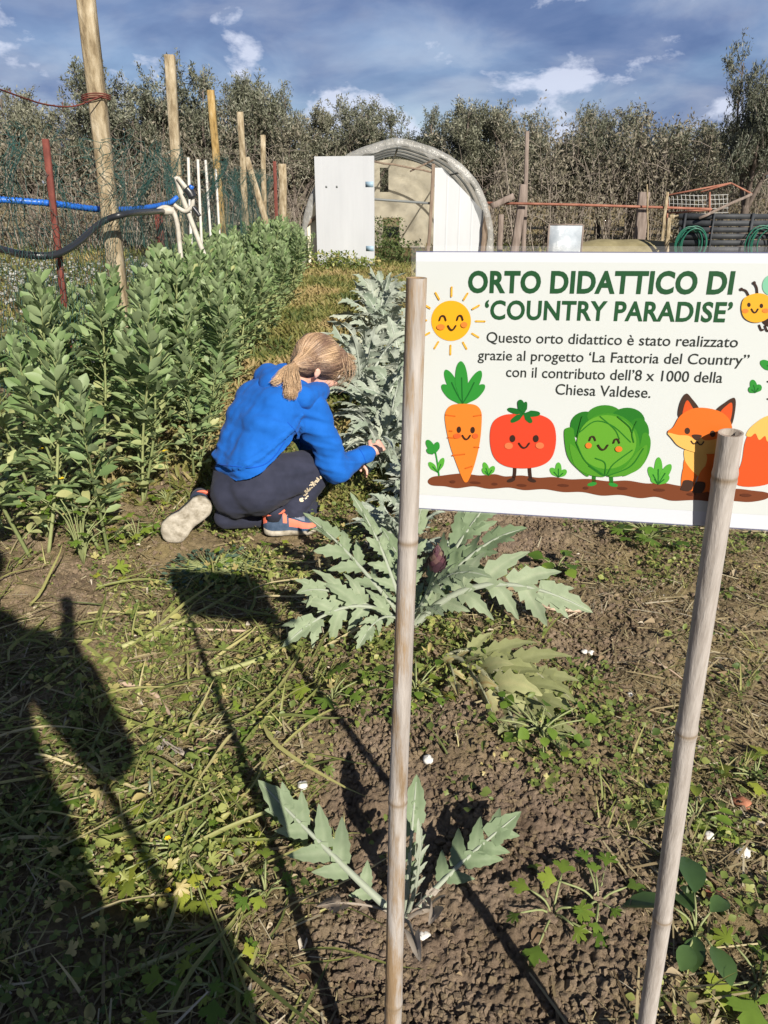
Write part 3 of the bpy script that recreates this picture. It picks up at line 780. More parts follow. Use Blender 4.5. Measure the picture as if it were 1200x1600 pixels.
# ---------------------------------------------------------------- broad beans
M_bean = leafmat('bean_leaf', [(0.0, (0.075, 0.14, 0.05)), (0.35, (0.165, 0.255, 0.095)), (0.7, (0.27, 0.36, 0.16)), (1.0, (0.46, 0.47, 0.21))], 0.3, 0.5, 0.4, 30, 0.15, back=(0.27, 0.345, 0.175))
M_beanstem = leafmat('bean_stem', [(0, (0.13, 0.17, 0.06)), (1, (0.27, 0.30, 0.13))], 0.0, 0.6)
BEANL = blade([0.03, 0.14, 0.215, 0.225, 0.165, 0.02], 0.4, 0.14)
def bean_proto(p, tall=0.9, stems=3):
    r = np.random.default_rng(100 + p); gl = Geo(); gs = Geo()
    for s in range(stems):
        a = r.uniform(0, 6.28); lean = r.uniform(.04, .30); H = tall * r.uniform(.82, 1.06)
        b = np.array([math.cos(a) * .03, math.sin(a) * .03, 0]); top = b + np.array([math.cos(a) * lean, math.sin(a) * lean, H])
        mid = (b + top) / 2 + np.array([math.cos(a), math.sin(a), 0]) * r.uniform(-.03, .06)
        pts = np.array([tuple(q) for q in spline([b, mid, top], 16)])
        V, F = tube(pts, np.linspace(.0075, .0035, 16), 6); gs.add(V, F, r.uniform(0, 1))
        nn = 25; ph = r.uniform(0, 6.28)
        for k in range(nn):
            q = 0.13 + 0.87 * (k / (nn - 1)) ** 0.85
            o = np.array([np.interp(q * 15, np.arange(16), pts[:, c]) for c in range(3)])
            az = ph + k * 2.6 + r.uniform(-.4, .4)
            el = 0.45 + 0.85 * q ** 1.8 + r.uniform(-.15, .15)
            pl = (0.10 if q < .9 else 0.05) * r.uniform(.7, 1.15) * (0.7 + .5 * (1 - abs(q - .5)))
            pd = np.array([math.cos(az) * math.cos(el), math.sin(az) * math.cos(el), math.sin(el)])
            sdv = np.array([-math.sin(az), math.cos(az), 0])
            e = o + pd * pl
            V, F = tube([o, o + pd * pl * .5, e], [.003, .0024, .0015], 4); gs.add(V, F, .7)
            prs = 3 if r.uniform() < .6 else 2
            size = (.074 if q < .85 else .062) * r.uniform(.7, 1.25)
            if q < .28: size *= .8
            pos, dd, nh = [], [], []
            for j in range(prs):
                t = (j + 1) / prs
                for sg in (-1, 1):
                    pos.append(o + pd * pl * t)
                    d = pd * (.55 + .35 * t) + sdv * sg * .75 + np.array([0, 0, .15 * q]) + r.normal(0, .13, 3); dd.append(d)
                    nh.append(np.array([0, 0, 1.0]) - pd * (.3 + q * .6) + sdv * sg * -.25 + r.normal(0, .34, 3))
            m = len(pos); sz = size * r.uniform(.8, 1.12, m)
            tt = np.clip((.75 - .45 * abs(q - .45) if q < .5 else .50) + r.normal(0, .17, m) + (.35 if q < .3 and r.uniform() < .5 else 0), 0, 1)
            g_t = BEANL if q < .8 else OVAL2
            gl.inst(*g_t, np.array(pos), frames(np.array(dd), np.array(nh), sz * 1.05, sz, sz), tt)
        # the upright tuft at the tip
        for k in range(9):
            az = k * 2.4; d = np.array([math.cos(az) * .35, math.sin(az) * .35, 1.0]); sz = .07 * r.uniform(.7, 1.1)
            gl.inst(*OVAL2, (top - [0, 0, .02])[None], frames(d[None], np.array([[-math.cos(az), -math.sin(az), .3]]), sz, sz, sz), np.clip(r.normal(.5, .15), 0, 1))
    return gs.mesh('bean_stem_mesh', M_beanstem), gl.mesh('bean_leaves_mesh', M_bean)
def beans():
    protos = [bean_proto(p, .88, 3 if p % 2 else 4) for p in range(6)] + [bean_proto(7, .84, 2), bean_proto(8, .84, 2)]
    front = [(-1.21, 2.42, 6, 'broad bean plant at the left edge, its bare lower stem in front of the fence', .98, .3),
             (-1.00, 2.52, 7, 'foremost broad bean plant with a leaning stem, left of the child', .86, -.4),
             (-1.36, 2.85, 1, 'broad bean plant against the wire mesh behind the left front plant', .95, 0),
             (-1.02, 2.95, 0, 'broad bean plant directly behind the foremost leaning one', .88, .5),
             (-1.36, 2.2, 7, 'low broad bean plant cut by the left edge of the photo, nearest of all', .72, 2.2),
             (-.86, 3.25, 7, 'broad bean plant with pale low leaves nearest to the child', .72, 1.5)]
    def put(x, y, p, label, s, rz, group):
        root = thing('broad_bean_plant', label, 'bean plant', (x, y, gh(x, y) - .01), rz, group); root.scale = (s,) * 3
        link('stem', protos[p][0], root); link('leaves', protos[p][1], root)
    for x, y, p, lab, s, rz in front: put(x, y, p, lab, s, rz, 'broad beans at the front of the row')
    y = 3.15; i = 0
    while y < 12.4:
        w = 0.27 if y < 5 else .23
        for k in range(3):
            cx = -1.19 - max(0, y - 4) * .035 + (k - 1) * w + rng.uniform(-.08, .08)
            if y < 3.5 and k == 2: continue
            put(cx, y + rng.uniform(-.1, .1), i % 6, 'grey-green broad bean plant in the dense row along the wire fence', rng.uniform(.70, .95) if y < 6 else rng.uniform(.76, .96) - .02 * max(0, y - 8), rng.uniform(0, 6.28), 'broad beans in the dense row')
            i += 1
        y += .30 if y < 6 else .42
beans()

# ---------------------------------------------------------------- broad-leaved weeds one can tell apart
M_weedy = leafmat('young_lobed_leaf', [(0.0, (0.09, 0.17, 0.025)), (0.5, (0.17, 0.27, 0.04)), (1.0, (0.42, 0.45, 0.06))], 0.4, 0.45)
M_dock = leafmat('dark_dock_leaf', [(0.0, (0.045, 0.09, 0.03)), (1.0, (0.10, 0.17, 0.05))], 0.2, 0.4)
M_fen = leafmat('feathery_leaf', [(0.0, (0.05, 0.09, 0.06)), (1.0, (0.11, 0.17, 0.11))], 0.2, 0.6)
def weed(label, u, v, n, size, hgt, tint=.5, mat=None, tmpl=None, spread=.5, name='leafy_weed', seed=0, group=None, aspect=1.0):
    b = gz(G(u, v)); r = np.random.default_rng(seed + 500); root = thing(name, label, 'weed', b, r.uniform(0, 6), group)
    gs, gl = Geo(), Geo()
    for k in range(n):
        a = k * 2.4 + r.uniform(-.5, .5); rad = spread * size * 2.6 * math.sqrt((k + 1) / n)
        e = np.array([math.cos(a) * rad, math.sin(a) * rad, hgt * r.uniform(.45, 1.1)])
        V, F = tube(spline([(0, 0, 0), tuple(e * [.35, .35, .7]), tuple(e)], 7), [.0022] * 6 + [.0012], 4); gs.add(V, F, .8)
        d = np.array([[math.cos(a), math.sin(a), r.uniform(-.3, .25)]]); nh = np.array([[r.normal(0, .3), r.normal(-.2, .3), 1]])
        s = size * r.uniform(.65, 1.2)
        gl.inst(*(tmpl or (FAN5, FAN3)[k % 2]), e[None], frames(d, nh, s * aspect, s, s), np.clip(tint + r.normal(0, .15), 0, 1))
    gs.build('stems', M_beanstem, root); gl.build('leaves', mat or M_weedy, root)
    return root
weed('bright green lobed weed left of the near cane, below the big artichoke', 520, 1105, 9, .055, .05, .5, seed=1)
weed('yellow-green lobed leaf clump in front of the child\'s trailing shoe', 172, 905, 3, .05, .05, 1.0, seed=2, spread=.25)
weed('tall lobed weed with yellow flowers between the front bean stems', 130, 880, 18, .055, .26, .4, seed=3, spread=.7)
weed('lobed weed spreading across the bare soil between the two canes', 860, 1455, 8, .04, .045, .45, seed=4, spread=.8)
weed('sprawling lobed weed just left of the right cane on bare soil', 930, 1440, 8, .035, .04, .4, seed=5, spread=.8)
weed('dark-leaved dock plant to the right of the right cane', 1080, 1490, 7, .07, .05, .4, mat=M_dock, tmpl=OVAL, seed=6, spread=.3)
weed('pale lobed weed at the right edge, highest of the three there', 1180, 1215, 8, .05, .05, .8, seed=7, spread=.5)
weed('large-leaved green weed in the bottom right corner', 1180, 1560, 8, .06, .06, .6, seed=8, spread=.4)
weed('broad clump of green lobed weeds below the sign', 1010, 850, 26, .06, .09, .35, seed=9, spread=.75)
weed('small green strawberry-like weed behind the right artichoke leaf', 868, 900, 12, .05, .07, .25, seed=10, spread=.5, tmpl=ROUND)
weed('lobed weed with one yellow leaf at the bottom left', 345, 1530, 9, .04, .06, .5, seed=11, spread=.6)
weed('lobed weed in the bottom left, left of the yellow-leaved one', 290, 1545, 5, .035, .05, .6, seed=12, spread=.6)
weed('small lobed weed left of the young artichoke', 415, 1395, 7, .03, .05, .5, seed=13, spread=.6)
weed('patch of low lobed leaves in the sunlit gap of the shadow', 290, 1330, 34, .045, .035, .75, seed=14, spread=1.2)
weed('leafy weed at the foot of the big artichoke, right side', 650, 1110, 22, .03, .06, .45, seed=15, spread=1.3, tmpl=ROUND)
weed('leafy weed under the drooping artichoke', 840, 1180, 22, .03, .05, .4, seed=16, spread=1.4, tmpl=ROUND)
weed('green weed in the grass right of the right cane, sunlit', 1085, 1290, 10, .045, .05, .6, seed=17, spread=.4, tmpl=OVAL)
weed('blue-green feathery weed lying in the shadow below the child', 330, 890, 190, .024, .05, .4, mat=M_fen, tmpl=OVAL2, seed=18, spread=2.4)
weed('green celery-like weed in front of the child\'s shoes', 400, 882, 34, .04, .035, .55, seed=19, spread=1.6)
weed('celery-like weed beside the child\'s planted shoe, by the artichokes', 535, 845, 22, .035, .05, .5, seed=20, spread=1.2)
weed('lobed green weed between the two foremost bean stems', 75, 850, 16, .05, .16, .4, seed=31, spread=.5)
weed('lobed green weed at the foot of the leaning front bean plant', 215, 845, 18, .042, .10, .5, seed=32, spread=.7)
weed('pale lobed weed on the soil between the bean plants and the child', 262, 790, 12, .04, .07, .6, seed=33, spread=.6)
weed('broad-leaved weed at the left edge under the bean plants', 15, 800, 14, .06, .14, .3, seed=34, spread=.5)
weed('low green weed at the left edge in the photographer\'s shadow', 40, 1300, 18, .05, .04, .35, seed=21, spread=1.0)
weed('low spreading lobed weed by the fallen stalk', 330, 1140, 16, .045, .03, .6, seed=22, spread=1.0)
# yellow blossoms, each with its five petals
def buttercups():
    M_y = flat('yellow_petal', (0.80, 0.55, 0.02), .5)
    for i, (u, v, z) in enumerate([(132, 668, .34), (95, 748, .27), (65, 702, .31), (258, 705, .24), (98, 672, .34), (262, 1310, .04), (262, 1392, .03)]):
        b = G(u, v, z); root = thing('yellow_flower', 'small yellow five-petalled flower among the front bean stems' if i < 5 else 'small yellow flower low on the leafy patch in the sunlit gap', 'flower', b, 0, 'yellow flowers')
        g = Geo(); a = np.arange(5) * 1.2566
        g.inst(*ROUND, np.zeros((5, 3)), frames(np.stack([np.cos(a), np.sin(a), np.full(5, .35)], 1), np.array([[0, -.2, 1.]]), *([.012 if i < 5 else .0065] * 3)), .5); g.build('petals', M_y, root)
        g = Geo(); hz = b.z - gh(b.x, b.y); V, F = tube([(0, 0, 0), (.004, 0, -hz * .5), (.0, .01, -hz)], .0013, 4); g.add(V, F, .5); g.build('stem', M_beanstem, root)
buttercups()

# ---------------------------------------------------------------- stalks, stones and scraps
def scraps():
    M_stalk = leafmat('cut_stalk', [(0, (0.20, 0.24, 0.08)), (.5, (0.36, 0.36, 0.16)), (1, (0.50, 0.36, 0.28))], 0.0, .6)
    for (pts, r, t, lab) in [(((195, 1040), (290, 985), (350, 940), (372, 925)), .007, .45, 'long green stalk ending in a frayed pale root, lying on the litter'),
                        (((330, 1062), (420, 1035), (470, 1005), (520, 985)), .008, .35, 'thick pale green stalk lying towards the big artichoke'),
                        (((270, 1000), (350, 992), (420, 993)), .005, .9, 'pinkish thin stalk lying across the litter'),
                        (((190, 1092), (240, 1105), (262, 1125), (275, 1150)), .007, .95, 'brown bent stem on the edge of the shadow'),
                        (((55, 1370), (100, 1300), (140, 1210), (185, 1120)), .006, .15, 'long dark leaf stalk in the photographer\'s shadow'),
                        (((170, 1530), (260, 1490), (330, 1465)), .006, .55, 'pale stalk lying in the shade at the bottom left'),
                        (((905, 967), (860, 968), (838, 960)), .006, .95, 'short dry brown stick by the artichoke leaf tip'),
                        (((1010, 1040), (1040, 1052), (1068, 1066)), .003, .95, 'thin dry twig on the bare soil near the right cane')]:
        P3 = [gz(G(*p)) + Vector((0, 0, .014 + r)) for p in pts]
        g = Geo(); V, F = tube(spline(P3, 18), np.linspace(r, r * .6, 18), 6); g.add(V, F, t)
        tag(g.build('cut_stalk', M_stalk), lab, 'stalk', 'cut stalks')
    M_stone = nmat('pale_stone', [(.3, (.45, .43, .40)), (.7, (.72, .70, .66))], 60, .7)
    M_brick = nmat('brick_shard', [(.3, (.30, .11, .06)), (.7, (.45, .20, .12))], 60, .8)
    def lump(p, r, mat, name, lab, cat, group=None, sq=.7):
        g = Geo(); n = 9; V = []; F = []
        for i in range(n):
            th = math.pi * i / (n - 1)
            for j in range(10):
                a = j * .6283; d = Vector((math.sin(th) * math.cos(a), math.sin(th) * math.sin(a), math.cos(th) * sq))
                V.append(d * r * (1 + .5 * (mnoise.noise(d * 1.6 + Vector(p) * 9))))
        for i in range(n - 1):
            for j in range(10): F.append((i*10 + j, (i+1)*10 + j, (i+1)*10 + (j+1) % 10, i*10 + (j+1) % 10))
        g.add(V, F); o = g.build(name, mat); o.location = p; tag(o, lab, cat, group)
    for u, v, r, lab in [(1157, 1348, .013, 'white rounded snail shell right of the right cane'), (1103, 1325, .011, 'grey pebble under the weeds right of the right cane'), (984, 1088, .008, 'white chip on the bare soil left of the right cane'),
                         (922, 1025, .010, 'pale pebble on the soil beyond the artichoke leaf tips'), (473, 1237, .012, 'white curled shell left of the near cane'), (668, 1220, .012, 'whitish chip right of the near cane'), (662, 1470, .010, 'white shard at the foot of the near cane'), (912, 1024, .009, 'smaller grey pebble next to the pale one beyond the artichoke')]:
        p = gz(G(u, v)); p.z += .014; lump(p, r, M_stone, 'pebble', lab, 'pebble', 'pebbles and shells on the soil')
    for u, v, r, lab in [(1108, 1440, .018, 'orange-red brick shard right of the right cane'), (1160, 1252, .02, 'red brick shard near the right edge'), (1017, 1013, .01, 'small orange shard on the soil near the drooping artichoke')]:
        p = gz(G(u, v)); p.z += .012; lump(p, r, M_brick, 'brick_shard', lab, 'brick', 'brick shards', .5)
    g = Geo(); b = gz(G(255, 1180)); bb = np.array(b)
    for (c, t) in [(G(280, 1172, .05), G(318, 1195, .03)), (G(262, 1185, .06), G(246, 1165, .05)), (G(285, 1190, .04), G(306, 1182, .02))]:
        arti_leaf(g, np.array((0, 0, .025)), np.array(c) - bb, np.array(t) - bb, up=(0, -.3, 1), wide=.12, nl=3, tint=.85, curl=.15, teeth=.2)
    o = g.build('withered_leaf', M_dead); o.location = b; tag(o, 'whitish withered curled leaf lying on the litter below the bent stem', 'dead leaf')
    g = Geo(); b = gz(G(235, 1255)); bb = np.array(b)
    arti_leaf(g, np.array((0, 0, .02)), np.array(G(238, 1215, .05)) - bb, np.array(G(234, 1180, .03)) - bb, wide=.12, nl=4, tint=.3)
    o = g.build('fallen_leaf', M_arti); o.location = b; tag(o, 'blue-green artichoke leaf fallen at the shadow edge', 'leaf')
scraps()
# ---------------------------------------------------------------- olive trees and thicket
M_olive = leafmat('olive_leaf', [(0.0, (0.085, 0.092, 0.06)), (0.4, (0.155, 0.16, 0.112)), (0.75, (0.235, 0.24, 0.18)), (1.0, (0.36, 0.355, 0.29))], 0.15, 0.5, 0.4, 10, 0.0)
def vary_trees():
    nt = M_olive.node_tree; N, L = nt.nodes, nt.links; bs = N['Principled BSDF']
    src = bs.inputs['Base Color'].links[0].from_socket; oi = N.new('ShaderNodeObjectInfo')
    c = _mix(N, L, 1.0, src, _ramp(N, L, oi.outputs['Random'], [(0, (.66, .70, .68)), (.5, (.88, .90, .85)), (1, (1.12, 1.08, 1.04))]), 'MULTIPLY')
    L.new(c, bs.inputs['Base Color'])
vary_trees()
M_bark = nmat('olive_bark', [(.3, (.07, .055, .045)), (.7, (.16, .13, .11))], 12, .9)
M_twig = leafmat('bare_twig', [(0, (0.13, 0.105, 0.085)), (1, (0.33, 0.285, 0.24))], 0, .85)
def olive_proto(p, leaves=30000):
    r = np.random.default_rng(200 + p); tr, cr, tw = Geo(), Geo(), Geo()
    H = 4.0
    ends = []
    nl = 4 + p % 3
    V, F = tube(spline([(0, 0, -.1), (.05, .03, .5), (.0, .05, 1.0)], 8), np.linspace(.17, .11, 8), 8); tr.add(V, F)
    for k in range(nl):
        a = k * 6.28 / nl + r.uniform(-.5, .5); out = r.uniform(.5, 1.05); h = H * r.uniform(.72, .97)
        q = [(0, .05, .85), (math.cos(a) * out * .5, math.sin(a) * out * .5, 1.7), (math.cos(a) * out * .9, math.sin(a) * out * .9, h * .7), (math.cos(a) * out * r.uniform(.7, 1.1), math.sin(a) * out, h)]
        s = spline(q, 16); V, F = tube(s, np.linspace(.075, .012, 16), 6); tr.add(V, F)
        for m in range(22):
            t = r.uniform(.22, 1); o = s[int(t * 15)]
            a2 = r.uniform(0, 6.28); L = r.uniform(.35, .95) * (1.15 - .5 * t); el = r.uniform(-.35, 1.15)
            e = o + Vector((math.cos(a2) * math.cos(el), math.sin(a2) * math.cos(el), math.sin(el))) * L
            V, F = tube(spline([o, (o + e) / 2 + Vector((0, 0, .08)), e], 5), np.linspace(.012, .004, 5), 4, False); cr.add(V, F, r.uniform(0, 1), 1)
            ends.append((np.array(o), np.array(e), e.z))
    # sprays of leaves round the shoots, thicker towards the outside and the top
    ns = 900
    bt = []
    per = leaves // ns
    for i in range(ns):
        o, e, _ = ends[r.integers(len(ends))]
        c = o + (e - o) * r.uniform(.35, 1.15) + r.normal(0, .10, 3)
        low = np.clip((c[2] - .6) / 1.6, 0, 1)
        k = int(per * r.uniform(.4, 1.6) * (.35 + .75 * low))
        if k < 2: continue
        ax = unit(np.array([r.normal(0, .5), r.normal(0, .5), 1.0])); Ls = r.uniform(.2, .5)
        t = r.uniform(0, 1, k)
        pos = c + ax * (t * Ls)[:, None] + r.normal(0, .035, (k, 3))
        d = ax * .5 + rand_dirs_r(r, k, -1.2, 1.4) * .9
        L = r.uniform(.06, .12, k)
        base = r.normal(.45, .18)
        cr.inst(*OLIVE, pos, frames(d, rand_dirs_r(r, k, -1.5, 1.5), L * 1.3, L, L), np.clip(base + r.normal(0, .2, k), 0, 1))
        if i % 2 == 0:
            V, F = tube([c, c + ax * Ls * .6, c + ax * Ls], [.005, .004, .002], 3, False); cr.add(V, F, r.uniform(.2, 1), 1)
    return tr.mesh('olive_trunk', M_bark), cr.mesh('olive_crown', [M_olive, M_twig], False)
def rand_dirs_r(r, n, lo, hi):
    a = r.uniform(0, 6.2832, n); e = r.uniform(lo, hi, n)
    return np.stack([np.cos(a) * np.cos(e), np.sin(a) * np.cos(e), np.sin(e)], 1)
def trees():
    protos = [olive_proto(p) for p in range(6)]
    def put(u, vt, Y, wid, p, label, group, name='olive_tree'):
        top = P(u, vt, Y); sz = max(.5, top.z / 4.35)
        root = thing(name, label, 'tree', (top.x, Y, 0), rng.uniform(0, 6.28), group)
        sw = sz * wid
        root.scale = (sw, sw, sz)
        link('trunk', protos[p][0], root); link('crown', protos[p][1], root)
    spec = [(15, 105, 21, 1.0, 'olive tree at the far left edge behind the wire fence'),
            (95, 150, 22, .9, 'low olive tree just left of the first fence post'),
            (195, 88, 19, 1.15, 'round dark olive tree between the first and second fence posts'),
            (280, 76, 20, 1.0, 'tall olive tree behind the second fence post'),
            (350, 82, 19, 1.0, 'tall bushy olive tree behind the third and fourth posts'),
            (400, 105, 20, .8, 'slim olive tree rising behind the fifth fence post'),
            (455, 135, 20, 1.0, 'pointed olive tree left of the tunnel, sky gap on its right'),
            (512, 138, 21, 1.05, 'olive tree behind the white door panel'),
            (565, 146, 21, 1.0, 'olive tree just left of the sky dip above the tunnel'),
            (660, 158, 22, .85, 'small olive tree right of the sky dip above the tunnel'),
            (700, 150, 21, .9, 'olive tree above the right shoulder of the tunnel'),
            (750, 140, 20, 1.1, 'dark olive tree right of the tunnel roof'),
            (808, 146, 20, 1.0, 'olive tree behind the thin wooden pole'),
            (872, 178, 21, 1.0, 'low olive tree right of the thin wooden pole'),
            (922, 155, 20, .8, 'narrow twin-topped olive tree, left top'),
            (955, 160, 20.5, .75, 'narrow twin-topped olive tree, right top'),
            (1006, 146, 19, 1.1, 'full olive tree behind the short leaning post'),
            (1085, 180, 20, 1.2, 'low broad olive tree behind the wire panel'),
            (1150, 190, 21, 1.0, 'olive tree behind the dark slatted panel')]
    for i, (u, v, Y, w, lab) in enumerate(spec): put(u, v, Y, w * 1.02, i % 6, lab, 'olive trees of the front row')
    for i, u in enumerate(range(-40, 1260, 62)):
        put(u + rng.uniform(-15, 15), 224 + rng.uniform(-12, 16), 25 + rng.uniform(-1, 1.5), 1.2, (i * 5 + 2) % 6, 'grey-green olive tree of the back row, mostly hidden', 'olive trees of the back row')
    put(1218, 26, 16.0, .66, 3, 'sparse olive tree leaning in at the right edge, nearest of the trees', 'olive trees of the front row')
    # brush below the trees
    g = Geo(); n = 600
    x = rng.uniform(-13, 13, n); y = rng.uniform(16.3, 18.8, n)
    for i in range(n):
        if abs(x[i]) > y[i] * .6 or (-1.7 < x[i] < 2.2 and y[i] < 18.7): continue
        h = rng.uniform(.7, 2.3); a = rng.uniform(0, 6.28); l = rng.uniform(.05, .6)
        o = Vector((x[i], y[i], 0)); e = o + Vector((math.cos(a) * l, math.sin(a) * l, h))
        V, F = tube(spline([o, o + (e - o) * .5 + Vector((rng.normal(0, .1), 0, .05)), e], 5), [.012, .01, .008, .006, .003], 3, False); g.add(V, F, rng.uniform(0, 1))
        for k in range(5):
            q = o + (e - o) * rng.uniform(.3, 1); a2 = rng.uniform(0, 6.28); l2 = rng.uniform(.15, .6)
            f = q + Vector((math.cos(a2) * l2, math.sin(a2) * l2 * .5, rng.uniform(-.1, .5)))
            V, F = tube([q, (q + f) / 2 + Vector((0, 0, .04)), f], [.006, .005, .003], 3, False); g.add(V, F, rng.uniform(0, 1))
    tag(g.build('undergrowth_twigs', M_twig), 'tangle of bare grey-brown twigs below the olive trees', 'brush', kind='stuff')
    g = Geo(); n = 110000
    x = rng.uniform(-13.5, 13.5, n); y = rng.uniform(16.5, 19.2, n)
    hh = fbm(x * 1.2, y * 1.2, None, 3, 55); z = rng.uniform(0, 1, n) * (0.8 + 2.6 * hh)
    keep = (fbm(x * 2.5, z * 2.5, y, 3, 56) > .44) & ~((x > -1.75) & (x < 2.25) & (y < 18.8)); x, y, z, hh = x[keep], y[keep], z[keep], hh[keep]; n = len(x)
    L = rng.uniform(.06, .12, n)
    M_brush = leafmat('brush_leaf', [(0.0, (0.10, 0.095, 0.062)), (0.5, (0.19, 0.17, 0.125)), (1.0, (0.31, 0.28, 0.22))], .15, .8, .2, 10, 0)
    g.inst(*OLIVE, np.stack([x, y, z], 1), frames(rand_dirs(n, -1.2, 1.4), rand_dirs(n, -1.5, 1.5), L * 1.5, L, L), np.clip(rng.normal(.45, .25, n), 0, 1))
    tag(g.build('undergrowth', M_brush, smooth=False), 'dry brown-green undergrowth at the foot of the olive trees', 'brush', kind='stuff')
trees()

# ---------------------------------------------------------------- fence on the left
M_post = nmat('weathered_post', [(.32, (.13, .095, .055)), (.46, (.27, .215, .135)), (.58, (.36, .30, .205)), (.7, (.46, .40, .30))], 26, .9, 1.0, .008, (1, 1, .3), 3, .2, 9)
M_post2 = nmat('lichen_post', [(.32, (.15, .10, .04)), (.46, (.31, .205, .075)), (.6, (.38, .27, .12)), (.7, (.42, .34, .20))], 26, .9, 1.0, .008, (1, 1, .3), 3, .2, 9)
M_rust = nmat('rusty_iron', [(.3, (.10, .028, .022)), (.7, (.19, .055, .04))], 20, .8)
M_net = flat('green_net_wire', (.025, .075, .065), .45)
M_net2 = flat('dark_net_wire', (.055, .045, .035), .6)
M_white = nmat('chalky_white', [(.3, (.42, .40, .36)), (.7, (.58, .57, .53))], 14, .6, .1)
FL = [(-1.72, 1.0), (-1.53, 2.4), (-1.46, 3.6), (-1.45, 4.2), (-1.58, 6.48), (-1.72, 8.6), (-1.84, 11.0), (-2.2, 15.4)]
def fence_x(y):
    return np.interp(y, [q[1] for q in FL], [q[0] for q in FL])
def fence():
    root = thing('wire_fence', 'green wire-netting fence on tan posts along the bean row', 'fence', (-1.45, 4.2, 0))
    off = np.array([-1.45, 4.2, 0])
    def hexnet(name, mat, y0, y1, z0, z1, cell, rad, dx, rough, seedv):
        r = np.random.default_rng(seedv); w = cell; h = cell * 1.25
        cols = int((y1 - y0) / (w * .75)); rows = int((z1 - z0) / h) + 1
        A, Bq = [], []
        ci = np.arange(cols)[:, None]; ri = np.arange(rows)[None]
        cy = y0 + ci * w * .75 + ri * 0; cz = z0 + (ri + .5 * (ci % 2)) * h
        # three edges of each hexagon: right, left ... enough to tile the net
        pts = {}
        def vert(k):
            a = math.pi / 3 * k; return cy + math.cos(a) * w / 2, cz + math.sin(a) * h / 2 / .866
        for k in (0, 1, 2):
            a0, a1 = vert(k), vert(k + 1)
            A.append(np.stack([a0[0].ravel(), a0[1].ravel()], 1)); Bq.append(np.stack([a1[0].ravel(), a1[1].ravel()], 1))
        A, Bq = np.concatenate(A), np.concatenate(Bq)
        k = (A[:, 1] > z0) & (A[:, 1] < z1) & (Bq[:, 1] < z1); A, Bq = A[k], Bq[k]
        def xyz(q):
            y, z = q[:, 0], q[:, 1]; up = np.clip((z - (z1 - rough[1])) / rough[1], 0, 1)
            n1 = fbm(y * 3, z * 3, None, 3, seedv) - .5; n2 = fbm(y * 3 + 40, z * 3, None, 3, seedv + 1) - .5; n3 = fbm(y * 9, z * 9, None, 2, seedv + 2) - .5
            x = fence_x(y) + dx + n1 * .08 + up * (n1 * .5 + n3 * .22) * rough[0]
            return np.stack([x, y + up * n2 * .4 * rough[0], z + up * (n2 * .35 + n3 * .12) * rough[0]], 1) - off
        a, b = xyz(A), xyz(Bq); m = len(a)
        d = b - a; L = np.linalg.norm(d, axis=1); k = L > 1e-5; a, d, L = a[k], d[k], L[k]
        an = np.arange(3) * 2.0944; TV = np.array([(math.cos(q), s, math.sin(q)) for s in (0, 1) for q in an]); TF = np.array([(i, (i + 1) % 3, 3 + (i + 1) % 3, 3 + i) for i in range(3)])
        g = Geo(); g.inst(TV, TF, a, frames(d, np.array([[0.3, 0.2, 1.0]]) , rad, L, rad)); g.build(name, mat, root)
    hexnet('netting', M_net, 1.6, 15.0, .45, 1.42, .040, .0013, .06, (1.0, .45), 7)
    hexnet('mesh', M_net2, 1.6, 9.0, .0, 1.12, .036, .0012, -.03, (.3, .3), 27)
    Z1 = P(140, -60, 4.2).z + .03
    posts = [((182, 420), (130, -40), 4.2, .082, M_post), ((283, 380), (265, 86), 6.48, .078, M_post), ((345, 330), (329, 141), 8.6, .075, M_post2), ((383, 320), (375, 175), 11.0, .085, M_post), ((412, 320), (411, 211), 13.4, .085, M_post)]
    for (bu, bv), (tu, tv), Y, w, m in posts:
        a, b = P(bu, bv, Y), P(tu, tv, Y); d = (b - a) / (b.z - a.z); a = a - d * a.z
        g = Geo(); beam(a - Vector(off), b - Vector(off), w, w, g, taper=.9, jit=.004, seg=8); p = g.build('post', m, root)
    g = Geo()
    pts = [P(-40, 325, 3.2), P(-10, 343, 3.2), P(60, 395, 3.7), P(105, 418, 4.0), P(128, 415, 4.15)]
    pts = [P(-30, 128, 3.2), P(20, 147, 3.5), P(70, 163, 3.8), P(115, 166, 4.0), P(160, 150, 4.15)]
    V, F = tube([q - Vector(off) for q in spline(pts, 30)], .0035, 4); g.add(V, F)
    for k, zz in enumerate((150, 153, 156)):
        c = P(150, zz, 4.2) - Vector(off)
        V, F = tube([c + Vector((math.cos(t) * .068, math.sin(t) * .068, .006 * math.sin(t * 1.5))) for t in np.linspace(0, 6.28, 16)], .003, 4, False); g.add(V, F)
    for k in range(9):
        q = spline(pts, 30)[3 * k + 1] - Vector(off); d = Vector((rng.normal(0, 1), rng.normal(0, 1), rng.normal(0, 1))).normalized() * .02
        V, F = tube([q - d, q + d], .002, 3); g.add(V, F)
    g.build('barbed_wire', M_rust, root)
    for (bu, bv, tu, tv, Y) in [(84, 440, 71, 217, 3.6), (250, 380, 247, 330, 5.6), (430, 330, 429, 252, 13.0)]:
        a, b = P(bu, bv, Y), P(tu, tv, Y); a.z = 0
        g = Geo(); beam(a - Vector(off), b - Vector(off), .026 if Y < 5 else .05, .022, g); g.build('iron_stake', M_rust, root)
fence()
